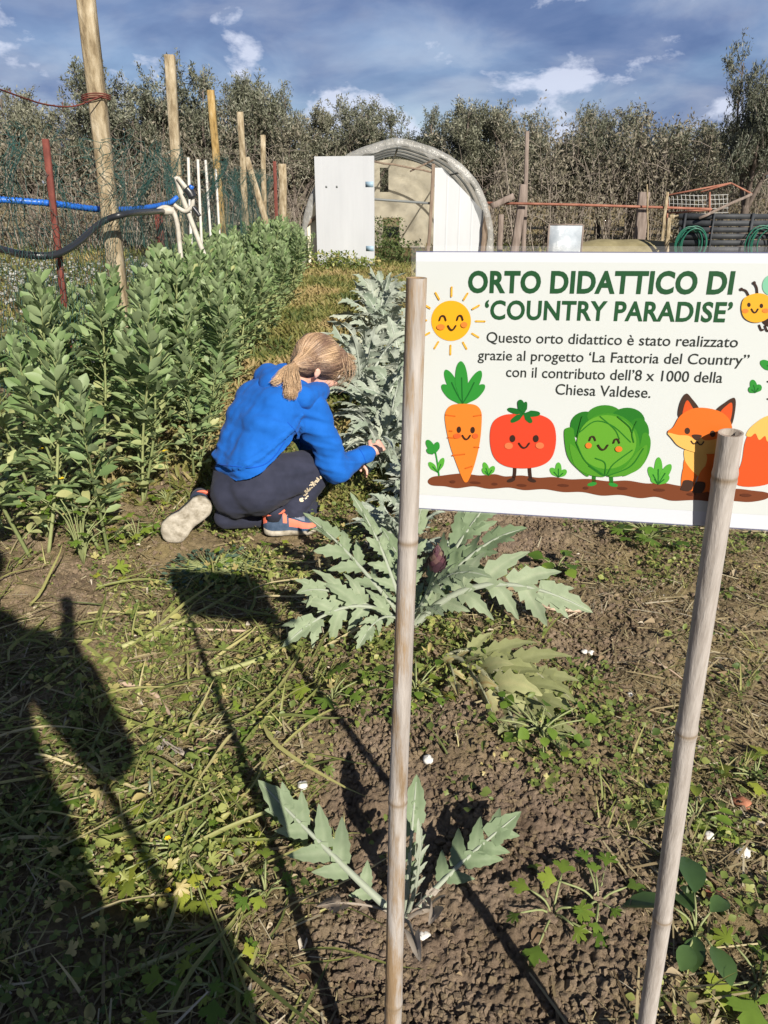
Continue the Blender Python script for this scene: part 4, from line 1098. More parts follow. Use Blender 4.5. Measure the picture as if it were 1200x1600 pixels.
def stakes():
    for i, (bu, bv, tu, tv, Y, r) in enumerate([(298, 378, 294, 246, 6.3, .012), (314, 372, 309, 249, 6.7, .012), (327, 345, 321, 250, 7.3, .012), (341, 340, 337, 264, 7.8, .012), (410, 345, 385, 246, 11.0, .045)]):
        a, b = P(bu, bv, Y), P(tu, tv, Y); a = a - (b - a) / (b.z - a.z) * (a.z + .02) if i < 4 else Vector((a.x + .25, Y, 0))
        g = Geo(); V, F = tube([a, a + (b - a) * .5 + Vector((.004, 0, 0)), b], [r, r * .95, r * .9], 8); g.add(V, F)
        if i < 4: tag(g.build('white_stake', M_white), ['first and tallest thin white stake from the left by the fence', 'second thin white stake from the left by the fence', 'third thin white stake from the left by the fence', 'fourth and shortest thin white stake, beside the yellowish post'][i], 'stake', 'thin white stakes')
        else: tag(g.build('leaning_pole', M_post), 'greyish pole leaning against the fourth fence post', 'pole')
    g = Geo(); a, b = P(440, 345, 13.2), P(441, 256, 13.2); a.z = 0; beam(a, b, .12, .09, g, jit=.01); tag(g.build('short_post', M_post), 'short weathered wooden post left of the tunnel by the red stake', 'post')
stakes()
M_blue = flat('blue_plastic', (.02, .12, .48), .35, .5)
M_black = flat('black_plastic', (.022, .024, .028), .35, .5)
M_pvc = nmat('dirty_pvc', [(.3, (.36, .33, .27)), (.7, (.55, .53, .47))], 20, .5, .1)
def pipes():
    pts = spline([P(-60, 308, 3.9), P(0, 312, 4.0), P(80, 318, 4.1), P(155, 327, 4.4), P(215, 326, 5.0), P(262, 318, 5.4), P(276, 309, 5.5)], 260)
    r = np.where(np.arange(260) % 3 == 0, .0135, .0165); g = Geo(); V, F = tube(pts, r, 8); g.add(V, F)
    tag(g.build('blue_conduit', M_blue), 'blue corrugated pipe strung along the fence', 'pipe')
    root = thing('black_hose', 'black hose sagging in front of the fence to the tap', 'hose', P(0, 389, 3.55))
    o = root.location
    pts = spline([P(-50, 378, 3.4), P(0, 389, 3.55), P(40, 398, 3.45), P(85, 398, 3.5), P(120, 380, 3.7), P(160, 347, 4.02), P(200, 334, 4.1), P(255, 330, 4.9)], 80)
    g = Geo(); V, F = tube([p - o for p in pts], .0155, 10); g.add(V, F); g.build('hose', M_black, root)
    g = Geo(); V, F = tube([P(q, w, 4.9) - o for q, w in ((250, 331), (262, 330), (272, 329))], [.024, .024, .02], 10); g.add(V, F); g.build('coupling', M_pvc, root)
    root = thing('water_tap', 'white plastic pipes and blue-grey tap standing by the second post', 'tap', (P(290, 350, 5.0).x, 5.0, 0)); o = root.location
    def pt(lst, Y, r, name, mat, n=30):
        g = Geo(); V, F = tube([p - o for p in spline([P(u, v, Y) for u, v in lst], n)], r, 10); g.add(V, F); g.build(name, mat, root)
    pt([(246, 329), (258, 324), (270, 330), (277, 350), (281, 385), (285, 425), (288, 470)], 4.9, .014, 'bent_pipe', M_pvc)
    pt([(275, 276), (284, 305), (297, 340), (309, 372), (320, 400)], 5.0, .015, 'sloping_pipe', M_pvc)
    pt([(278, 278), (286, 288), (294, 298)], 4.98, .014, 'short_pipe', M_pvc)
    pt([(291, 294), (297, 301), (301, 309)], 4.97, .026, 'valve', M_black, 8)
    pt([(297, 297), (300, 290)], 4.97, .015, 'valve_handle', M_blue, 4)
    pt([(272, 320), (280, 326), (290, 330), (300, 322), (301, 308)], 4.98, .013, 'elbow', M_pvc)
    pt([(300, 322), (308, 332), (312, 338)], 4.98, .012, 'spout', M_black, 8)
pipes()

# ---------------------------------------------------------------- plastic tunnel
def film_mat():
    m, nt, N, L, bs = nodes('plastic_film')
    tc = N.new('ShaderNodeTexCoord'); n = _noise(N, L, tc.outputs['Object'], 3, 5)
    bs.inputs['Base Color'].default_value = (.66, .66, .64, 1); bs.inputs['Roughness'].default_value = .25; bs.inputs['Specular IOR Level'].default_value = .7
    _bump(N, L, _noise(N, L, tc.outputs['Object'], 7, 4, .6, (1, .25, 1)), bs, .8, .05)
    tr = N.new('ShaderNodeBsdfTranslucent'); tr.inputs[0].default_value = (.62, .60, .54, 1)
    tp = N.new('ShaderNodeBsdfTransparent'); tp.inputs[0].default_value = (.9, .9, .88, 1)
    a = N.new('ShaderNodeMixShader'); a.inputs[0].default_value = .5; L.new(bs.outputs[0], a.inputs[1]); L.new(tr.outputs[0], a.inputs[2])
    b = N.new('ShaderNodeMixShader'); L.new(_ramp(N, L, n, [(.35, (.22,) * 3), (.7, (.55,) * 3)]), b.inputs[0]); L.new(a.outputs[0], b.inputs[1]); L.new(tp.outputs[0], b.inputs[2])
    L.new(b.outputs[0], N['Material Output'].inputs[0]); return m
def greenhouse():
    Y0 = 13.7; D = 4.6
    M_film = film_mat()
    M_panel = nmat('white_sheet', [(.3, (.44, .455, .475)), (.7, (.50, .515, .535))], 3, .45, .15, .004, (1, 1, .2))
    M_panelg = nmat('grey_white_sheet', [(.3, (.49, .505, .525)), (.7, (.55, .565, .585))], 3, .4, .12, .004, (1, 1, .2))
    M_cream = nmat('cream_board', [(.3, (.60, .55, .43)), (.7, (.72, .67, .55))], 2, .8, .1)
    M_wood = nmat('grey_timber', [(.3, (.14, .10, .075)), (.7, (.26, .20, .15))], 9, .9, .5, .004, (4, 4, .6))
    M_tube = flat('grey_tube', (.16, .17, .17), .5)
    M_tape = flat('pale_blue_tape', (.27, .38, .47), .5)
    cx = (P(472, 415, Y0).x + P(769, 400, Y0).x) / 2; hw = (P(769, 400, Y0).x - P(472, 415, Y0).x) / 2; H = P(625, 218, Y0 - .1).z
    root = thing('polytunnel', 'white-fronted plastic garden tunnel at the end of the path', 'greenhouse', (cx, Y0, 0))
    def prof(s, k=1.0, dz=0):    # s from -1 to 1: slightly pointed round arch
        a = s * math.pi / 2
        x = math.sin(a) * hw * k; z = (H * (abs(math.cos(a)) ** .72) - .05 + .05 * math.exp(-(s / .12) ** 2)) * k + dz
        return x, max(0, z - .05 * 0)
    S = np.linspace(-1, 1, 61)
    # film: thin skin from front to back
    g = Geo(); V = []; ny = 24
    for j in range(ny + 1):
        y = -.12 + D * j / ny
        sag = -.03 * abs(math.sin(j / ny * math.pi * 4))
        for s in S:
            x, z = prof(s, 1.0)
            w = 1 + (sag + .02 * (mnoise.noise(Vector((s * 5, y * 1.7, 3)))))
            V.append((x * w, y + .02 * mnoise.noise(Vector((s * 7, y, 1))), z * w))
    n = len(S); F = [(j*n + i, j*n + i + 1, (j+1)*n + i + 1, (j+1)*n + i) for j in range(ny) for i in range(n - 1)]
    g.add(V, F); g.build('film_cover', M_film, root)
    # loose front edge of the film folded over the first arch
    g = Geo(); V = []
    for q, (k, y) in enumerate([(1.012, -.13), (1.015, -.02), (.99, -.15), (.945, -.12)][1:]):
        for s in S:
            x, z = prof(s, k); wv = 1 + .018 * mnoise.noise(Vector((s * 11, q * 2.0, 7))) * (q + .3)
            V.append((x * wv, y - .03 * abs(mnoise.noise(Vector((s * 15, q, 2)))), z * wv))
    F = [(j*n + i, j*n + i + 1, (j+1)*n + i + 1, (j+1)*n + i) for j in range(2) for i in range(n - 1)]
    g.add(V, F); g.build('film_edge', M_film, root)
    for y in (0.03, 1.15, 2.3, 3.45, 4.4):
        g = Geo(); V, F = tube([(prof(s, .965)[0], y, prof(s, .965)[1]) for s in S], .02, 6); g.add(V, F); g.build('arch', M_tube, root)
    for s in (-.5, 0, .45):
        x, z = prof(s, .94); g = Geo(); V, F = tube([(x, 0, z), (x, 4.45, z)], .017, 6); g.add(V, F); g.build('purlin', M_tube, root)
    g = Geo(); V, F = tube([(-hw * .8, .02, P(500, 305, Y0).z), (P(676, 318, Y0).x - cx, .02, P(676, 318, Y0).z)], .022, 6); g.add(V, F); g.build('cross_bar', M_tube, root)
    def lx(u, v=300, Y=Y0): return P(u, v, Y).x - cx
    # back wall of cream board with a dark opening
    g = Geo(); yb = D - .2
    xs = np.linspace(-.96, .96, 49) * hw * .95
    def top(x): return H * .93 * (max(0.0, 1 - min(1, abs(x) / (hw * .955)) ** 2)) ** .36
    hole = (P(597, 330, Y0 + yb).x - cx, P(626, 330, Y0 + yb).x - cx, 0.0, P(610, 340, Y0 + yb).z)
    hole2 = (P(594, 260, Y0 + yb).x - cx, P(606, 260, Y0 + yb).x - cx, P(600, 300, Y0 + yb).z, P(600, 262, Y0 + yb).z)
    M_dark = flat('shaded_opening', (.03, .035, .03), .9)
    for x0, x1 in zip(xs[:-1], xs[1:]):
        xm = (x0 + x1) / 2; t = top(xm); zs = 0
        if hole[0] < xm < hole[1]: zs = hole[3]
        parts = [(zs, t)]
        if hole2[0] < xm < hole2[1]: parts = [(zs, hole2[2]), (hole2[3], t)]
        for z0, z1 in parts:
            if z1 > z0: g.add([(x0, yb, z0), (x1, yb, z0), (x1, yb, z1), (x0, yb, z1), (x0, yb + .03, z0), (x1, yb + .03, z0), (x1, yb + .03, z1), (x0, yb + .03, z1)], [(0, 1, 2, 3), (5, 4, 7, 6)])
    g.build('back_wall', M_cream, root)
    # front right panel, ribbed white sheet
    def sheet(name, x0, x1, mat, y, topf, z0=0.02, rib=.075):
        g = Geo(); k = max(8, int((x1 - x0) / .019)); V = []; F = []
        for i in range(k + 1):
            x = x0 + (x1 - x0) * i / k; d = .004 if (i % 11) < 1 else 0.0
            for z in (z0, topf(x)):
                V += [(x, y - d, z), (x, y + .03, z)]
        for i in range(k):
            a = i * 4; b = a + 4
            F += [(a, b, b + 2, a + 2), (b + 1, a + 1, a + 3, b + 3), (a + 2, b + 2, b + 3, a + 3), (a + 1, b + 1, b, a)]
        F += [(0, 2, 3, 1), (k*4, k*4 + 1, k*4 + 3, k*4 + 2)]
        g.add(V, F); return g.build(name, mat, root, smooth=False)
    def archtop(x): return max(.25, H * .90 * (max(0.0, 1 - min(1, abs(x) / (hw * .97)) ** 2)) ** .36)
    xr0, xr1 = lx(679), lx(757)
    sheet('right_panel', xr0, xr1, M_panel, .02, lambda x: min(archtop(x), P(690, 262, Y0).z + (P(757, 330, Y0).z - P(690, 262, Y0).z) * max(0, (x - lx(690))) / (lx(757) - lx(690))))
    sheet('left_panel', lx(478), lx(500), M_cream, .02, lambda x: archtop(x) * .92)
    # posts
    for (u0, v0, u1, w, mat) in [(670, 420, 676, .055, M_wood), (757, 420, 762, .09, M_wood), (497, 420, 499, .05, M_wood)]:
        zt = {670: P(676, 256, Y0).z, 757: P(760, 322, Y0).z, 497: P(499, 300, Y0).z}[u0]
        g = Geo(); beam((lx(u0), -.04, -.05), (lx(u1), -.04, zt), w, .05, g, jit=.004); g.build('door_post', mat, root)
    g = Geo(); beam((lx(476), -.03, P(476, 352, Y0).z), (lx(500), -.03, P(500, 333, Y0).z), .05, .04, g); g.build('brace', M_wood, root)
    g = Geo(); beam((lx(584), -.02, P(584, 252, Y0).z), (lx(676), -.02, P(676, 270, Y0).z), .03, .03, g, jit=.01); beam((lx(640), .0, P(640, 268, Y0).z), (lx(676), -.02, P(676, 250, Y0).z), .025, .025, g); g.build('lintel', M_wood, root)
    # the open door, swung out in front of the left half
    a, b = P(497, 415, Y0 - .25), P(585, 415, Y0 - .55)
    d = Vector((b.x - a.x, b.y - a.y, 0)); wdt = d.length
    door = link('door', None, root); door.location = (a.x - cx, -.25, 0); door.rotation_euler = (0, 0, math.atan2(d.y, d.x))
    zt = P(541, 244, Y0 - .4).z
    g = Geo(); k = 44; V = []; F = []
    for i in range(k + 1):
        x = wdt * i / k; q = .0004 if i % 6 == 0 else 0
        for z in (.03, zt): V += [(x, -.018 + q, z), (x, .018, z)]
    for i in range(k):
        c = i * 4; e = c + 4; F += [(c, e, e + 2, c + 2), (e + 1, c + 1, c + 3, e + 3), (c + 2, e + 2, e + 3, c + 3), (c + 1, e + 1, e, c)]
    F += [(0, 2, 3, 1), (k*4, k*4 + 1, k*4 + 3, k*4 + 2)]
    g.add(V, F); g.build('door_sheet', M_panelg, door, smooth=False)
    g = Geo()
    for zz in (P(575, 288, Y0 - .5).z, P(575, 388, Y0 - .5).z): g.add(*box((wdt - .135, -.0215, zz - .04), (wdt - .004, -.0185, zz + .04)))
    g.build('tape', M_tape, door)
    g = Geo()
    for xx in (.18, .36): g.add(*box((xx, -.022, 1.22), (xx + .03, -.0185, 1.25)))
    g.build('bolt', M_tube, door)
greenhouse()
def tunnel_plants():
    M_d = leafmat('tunnel_weed', [(0, (.04, .07, .02)), (1, (.12, .17, .05))], .3, .6)
    for i, (u, v, Y, s, n, lab) in enumerate([(597, 400, 14.3, .75, 900, 'tall dark weed growing in the tunnel doorway'), (625, 405, 13.9, .38, 500, 'low dark weed at the doorway of the tunnel, right of the tall one'), (520, 425, 12.9, .28, 700, 'green bush at the foot of the white door, left end'), (560, 425, 12.9, .18, 500, 'low green weeds at the foot of the white door, right end')]):
        b = P(u, v, Y); r = np.random.default_rng(i + 900)
        root = thing('tall_weed', lab, 'weed', (b.x, Y, 0), 0, 'weeds by the tunnel'); g = Geo(); gs = Geo()
        for k in range(14):
            a = r.uniform(0, 6.28); e = np.array([math.cos(a) * .25, math.sin(a) * .2, s * r.uniform(.6, 1.05)]); V, F = tube([(0, 0, 0), e * [.3, .3, .6], e], [.006, .004, .002], 4); gs.add(V, F, .3)
        z = s * r.uniform(0.03, 1, n); rad = .34 * np.sqrt(r.uniform(0, 1, n)); a = r.uniform(0, 6.28, n); L = r.uniform(.02, .06, n)
        g.inst(*OVAL, np.stack([np.cos(a) * rad * 1.2, np.sin(a) * rad, z], 1), frames(rand_dirs_r(r, n, -.5, 1.3), rand_dirs_r(r, n, .2, 1.5), L, L, L), r.uniform(0, 1, n))
        gs.build('stems', M_beanstem, root); g.build('leaves', M_d if i < 2 else M_weed, root)
tunnel_plants()

# ---------------------------------------------------------------- the yard on the right
def yard():
    M_gpost = nmat('grey_weathered_timber', [(.3, (.13, .10, .085)), (.7, (.27, .22, .19))], 7, .9, .5, .004, (4, 4, .5))
    Y = 14.6
    def one(name, label, cat, pairs, mat, group=None, w=.1, d=.08, taper=1.0, jit=.006):
        g = Geo()
        for (a, b) in pairs: beam(a, b, w, d, g, taper=taper, jit=jit)
        return tag(g.build(name, mat), label, cat, group)
    def dn(u, v, Y): q = P(u, v, Y); q.z = -.03; return q
    one('wooden_post', 'stout grey wooden post right of the tunnel', 'post', [(dn(803, 400, Y), P(818, 288, Y))], M_gpost, 'weathered wooden posts', .15, .12, .85)
    one('thin_pole', 'thin tall wooden pole rising behind the stout post', 'pole', [(dn(818, 400, Y + .25), P(824, 205, Y + .25))], M_gpost, None, .08, .07, .8)
    one('wooden_post', 'short leaning grey post standing behind the sign, by the thin cane', 'post', [(dn(996, 400, Y), P(1007, 300, Y))], M_gpost, 'weathered wooden posts', .2, .12, .9)
    one('thin_cane', 'thin pale cane leaning on the short grey post', 'cane', [(dn(1015, 390, Y - .3), P(1011, 288, Y - .3))], M_post, None, .025, .025)
    one('wooden_post', 'low dark stump of a post between the tunnel and the stout post', 'post', [(dn(780, 400, Y + 1.2), P(783, 335, Y + 1.2))], M_gpost, 'weathered wooden posts', .1, .1)
    one('broken_branch', 'broken grey branch slanting from the tunnel to the stout post', 'branch', [(P(768, 322, Y - .2), P(803, 306, Y - .2))], M_gpost, None, .1, .06)
    g = Geo(); V, F = tube([P(755, 317, Y - .15), P(900, 320, Y - .15), P(1030, 324, Y - .15), P(1112, 327, Y - .15)], .022, 8); g.add(V, F)
    M_rp = nmat('rust_pipe', [(.3, (.20, .07, .045)), (.7, (.34, .16, .11))], 6, .85)
    tag(g.build('rusty_rail', M_rp), 'long rusty iron rail running right from the tunnel past the posts', 'rail')
    # a grey sheet with pale reflections painted into its colour
    Yc = 13.0
    M_gs = nmat('pale_grey_sheet', [(.35, (.30, .34, .38)), (.52, (.42, .46, .50)), (.6, (.72, .76, .78))], 3.2, .25, 0, spec=.6)
    g = Geo(); a, b = P(853, 420, Yc), P(905, 420, Yc); a.z = b.z = 0
    h = P(880, 351, Yc).z; w = b.x - a.x
    root = thing('grey_sheet', 'light grey sheet standing upright above the sign edge, mottled with painted white reflections', 'panel', (a.x, Yc, 0))
    g.add(*box((0, -.01, 0), (w, .01, h))); g.build('sheet', M_gs, root)
    g = Geo(); g.add(*box((-.015, -.014, 0), (.012, .014, h))); g.add(*box((w - .012, -.014, 0), (w + .015, .014, h))); g.add(*box((.012, -.014, h - .012), (w - .012, .014, h + .012))); g.build('rim', M_gpost, root)
    # earth heap under an ochre sheet
    M_tarp = nmat('ochre_earth', [(.3, (.17, .145, .075)), (.7, (.27, .235, .13))], 5, .9, .4)
    g = Geo(); V = []; F = []; nx, ny = 40, 14
    c0 = P(970, 390, 14.0); 
    for j in range(ny + 1):
        for i in range(nx + 1):
            x = (i / nx - .5) * 2.6; y = (j / ny - .5) * 1.2
            e = max(0, 1 - (x / 1.3) ** 4) * max(0, 1 - (y / .6) ** 2)
            V.append((c0.x + x, 14.0 + y, -.03 + (P(900, 374, 14).z + .02) * e ** .5 * (1 + .12 * mnoise.noise(Vector((x * 2, y * 2, 5))))))
    F = [(j*(nx+1) + i, j*(nx+1) + i + 1, (j+1)*(nx+1) + i + 1, (j+1)*(nx+1) + i) for j in range(ny) for i in range(nx)]
    g.add(V, F); tag(g.build('covered_heap', M_tarp), 'low ochre covered heap behind the sign, right of the grey sheet', 'heap')
    # dark slatted panels
    Yd = 13.2; M_dk = nmat('dark_slat', [(.3, (.022, .025, .03)), (.7, (.05, .055, .062))], 5, .6, .2)
    root = thing('slatted_screen', 'dark grey slatted wooden panel at the right edge behind the sign', 'panel', (P(1050, 400, Yd).x, Yd, 0)); o = root.location
    def lz(u, v): return P(u, v, Yd) - o
    for (v0, v1) in [(334, 342.5), (344.5, 353.5), (355, 363.5), (365, 373.5), (375.2, 384), (385.5, 397), (398.5, 410)]:
        g = Geo(); a = lz(1060, v1); b = lz(1235, v0); g.add(*box((a.x, -.015, a.z), (b.x, .015, b.z))); g.build('slat', M_dk, root)
    for u0, u1 in ((1056, 1072), (1102, 1114), (1162, 1174), (1215, 1225)):
        g = Geo(); a = lz(u0, 425); b = lz(u1, 333); g.add(*box((a.x, -.05, 0), (b.x, -.017, b.z))); g.build('upright', M_dk, root)
    g = Geo(); a = lz(1056, 415); b = lz(1112, 334); g.add(*box((a.x, .018, 0), (b.x, .03, b.z))); g.build('backing', M_dk, root)
    M_hose = flat('green_hose', (.01, .11, .07), .4, .5)
    g = Geo(); r = np.random.default_rng(3)
    for cu, rad, Yh in ((1082, .28, Yd - .1), (1190, .30, Yd - .1)):
        c = P(cu, 382, Yh)
        for k in range(6):
            rr = rad * r.uniform(.75, 1.05); ph = r.uniform(-.1, .1)
            V, F = tube([c + Vector((math.cos(t) * rr * .8 + ph, -.02 * k + .05, math.sin(t) * rr * 1.0)) for t in np.linspace(0, 6.283, 40)], .010, 6, False); g.add(V, F)
        g2 = g; tag(g.build('garden_hose', M_hose), 'green hose coiled on the dark slats' + (', left coil' if cu < 1100 else ' at the right edge'), 'hose', 'coiled hoses'); g = Geo()
    # post with holes and rack of pale wire
    one('perforated_post', 'thin pale perforated angle post left of the dark slats', 'post', [(dn(1032, 400, Y - .2), P(1043, 300, Y - .2))], M_post, None, .05, .03)
    one('timber_frame', 'pale timber corner left of the dark slats', 'timber', [(dn(1042, 400, Yd + .1), P(1046, 340, Yd + .1)), (P(1046, 339, Yd + .1), P(1060, 339, Yd + .1))], M_white if False else M_post, None, .06, .05)
    root = thing('wire_mesh_screen', 'pale wire mesh panel in a rusty frame behind the dark slats', 'mesh panel', (P(1045, 330, Y).x, Y, 0)); o = root.location
    M_w = flat('galvanised_wire', (.38, .38, .36), .5)
    g = Geo()
    for k in range(15):
        u = 1045 + 6.5 * k; V, F = tube([P(u, 304, Y) - o, P(u + 1, 318, Y) - o, P(u, 333, Y) - o], .006, 4); g.add(V, F)
    for v in (304, 311, 318, 325, 332):
        V, F = tube([P(1043, v, Y) - o, P(1090, v + 2, Y) - o, P(1138, v, Y) - o], .006, 4); g.add(V, F)
    g.build('mesh', M_w, root)
    g = Geo()
    for a, b in (((1043, 333), (1110, 328)), ((1108, 333), (1109, 300)), ((1043, 305), (1142, 286)), ((1095, 300), (1142, 286)), ((1142, 286), (1175, 303))):
        V, F = tube([P(*a, Y - .04) - o, P(*b, Y - .04) - o], .016, 6); g.add(V, F)
    V, F = tube([P(1043, 400, Y - .04) - o - Vector((0, 0, P(1043, 400, Y - .04).z)), P(1043, 303, Y - .04) - o], .016, 6); g.add(V, F)
    V, F = tube([P(1109, 400, Y - .04) - o - Vector((0, 0, P(1109, 400, Y - .04).z)), P(1109, 300, Y - .04) - o], .016, 6); g.add(V, F)
    g.build('frame', M_rp, root)
    one('grey_lath', 'grey lath leaning up to the right over the dark slats', 'lath', [(P(1092, 341, Yd - .12), P(1175, 303, Yd - .12))], M_gpost, None, .04, .02)
yard()
# ---------------------------------------------------------------- canes and the sign
def cane_mat(name, seed, grey):
    m, nt, N, L, bs = nodes(name)
    tc = N.new('ShaderNodeTexCoord'); ob = tc.outputs['Object']
    a = _noise(N, L, ob, 30 + seed, 7, .7, (1, 1, .12)); b = _noise(N, L, ob, 6, 4, .6, (1, 1, .35)); c = _noise(N, L, ob, 140, 4, .7, (1, 1, .1))
    base = _ramp(N, L, b, [(.3, (.17, .125, .08)), (.55, (.29, .20, .115)), (.8, (.25, .19, .13))])
    peel = _ramp(N, L, a, [(.43 - grey, (0,) * 3), (.52 - grey, (1,) * 3)])
    pale = _ramp(N, L, c, [(.3, (.27, .24, .215)), (.7, (.43, .40, .375))])
    col = _mix(N, L, peel, base, pale)
    at = N.new('ShaderNodeAttribute'); at.attribute_name = 'tint'
    col = _mix(N, L, at.outputs['Fac'], col, (.20, .145, .09))
    L.new(col, bs.inputs['Base Color']); bs.inputs['Roughness'].default_value = .6; bs.inputs['Specular IOR Level'].default_value = .35
    _bump(N, L, c, bs, .7, .002); return m
def cane(name, label, base, top, r0, r1, nodes_z, mat):
    base, top = Vector(base), Vector(top); o = thing(name, label, 'cane', base); g = Geo()
    L = (top - base).length; d = top - base
    S = sorted(set(list(np.linspace(0, 1, 60)) + [z + e for z in nodes_z for e in (-.012, -.007, -.003, 0, .003, .007, .012)])); S = [s for s in S if 0 <= s <= 1]
    pts, rad, ti = [], [], []
    for s in S:
        dn_ = min([abs(s - z) for z in nodes_z] + [1])
        r = r0 + (r1 - r0) * s; k = math.exp(-(dn_ / .0045) ** 2); k2 = math.exp(-(dn_ / .0016) ** 2)
        off = [math.sin(i * 2.1) for i in range(len(nodes_z))]; bend = np.interp(s, nodes_z, off) * .0016
        pts.append(d * s + Vector((bend, 0, 0))); rad.append(r * (1 + .13 * k - .09 * k2)); ti.append(min(.85, .75 * k2 + .2 * k))
    pts[-1] = d
    V, F = tube(pts, rad, 20); F = F[:-1]
    tt = np.repeat(ti, 20); g.add(V, F, tt)
    # a hollow cut end
    n0 = len(V); ring = np.array(V[-20:]); c = ring.mean(0); inner = c + (ring - c) * .72; deep = inner - np.array(d.normalized()) * .03
    VV = np.concatenate([ring, inner, deep]); FF = [(i, (i + 1) % 20, 20 + (i + 1) % 20, 20 + i) for i in range(20)] + [(20 + i, 20 + (i + 1) % 20, 40 + (i + 1) % 20, 40 + i) for i in range(20)] + [tuple(range(40, 60))]
    g.add(VV, FF, .35); g.build('culm', mat, o); return o
M_caneA = cane_mat('cane_peeling', 0, .0); M_caneB = cane_mat('cane_grey', 7, .12)
baseA = G(605, 1813, -.02); topA = P(651, 434, .605)
def frac(base, top, v):   # where along the cane the image row v falls
    lo, hi = 0.0, 1.0
    for _ in range(40):
        m = (lo + hi) / 2; p = base + (top - base) * m
        if pix(p.x, p.y, p.z)[1] > v: lo = m
        else: hi = m
    return lo
cane('bamboo_cane', 'peeling bamboo cane holding the left edge of the sign', baseA, topA, .0112, .0079, [frac(baseA, topA, v) for v in (1790, 1566, 1250, 845)], M_caneA)
baseB = G(983, 1781, -.02); topB = P(1142, 676, .5585)
cane('bamboo_cane', 'greyish leaning bamboo cane in front of the sign at the right', baseB, topB, .0105, .0091, [frac(baseB, topB, v) for v in (1690, 1432, 1142, 745)], M_caneB)

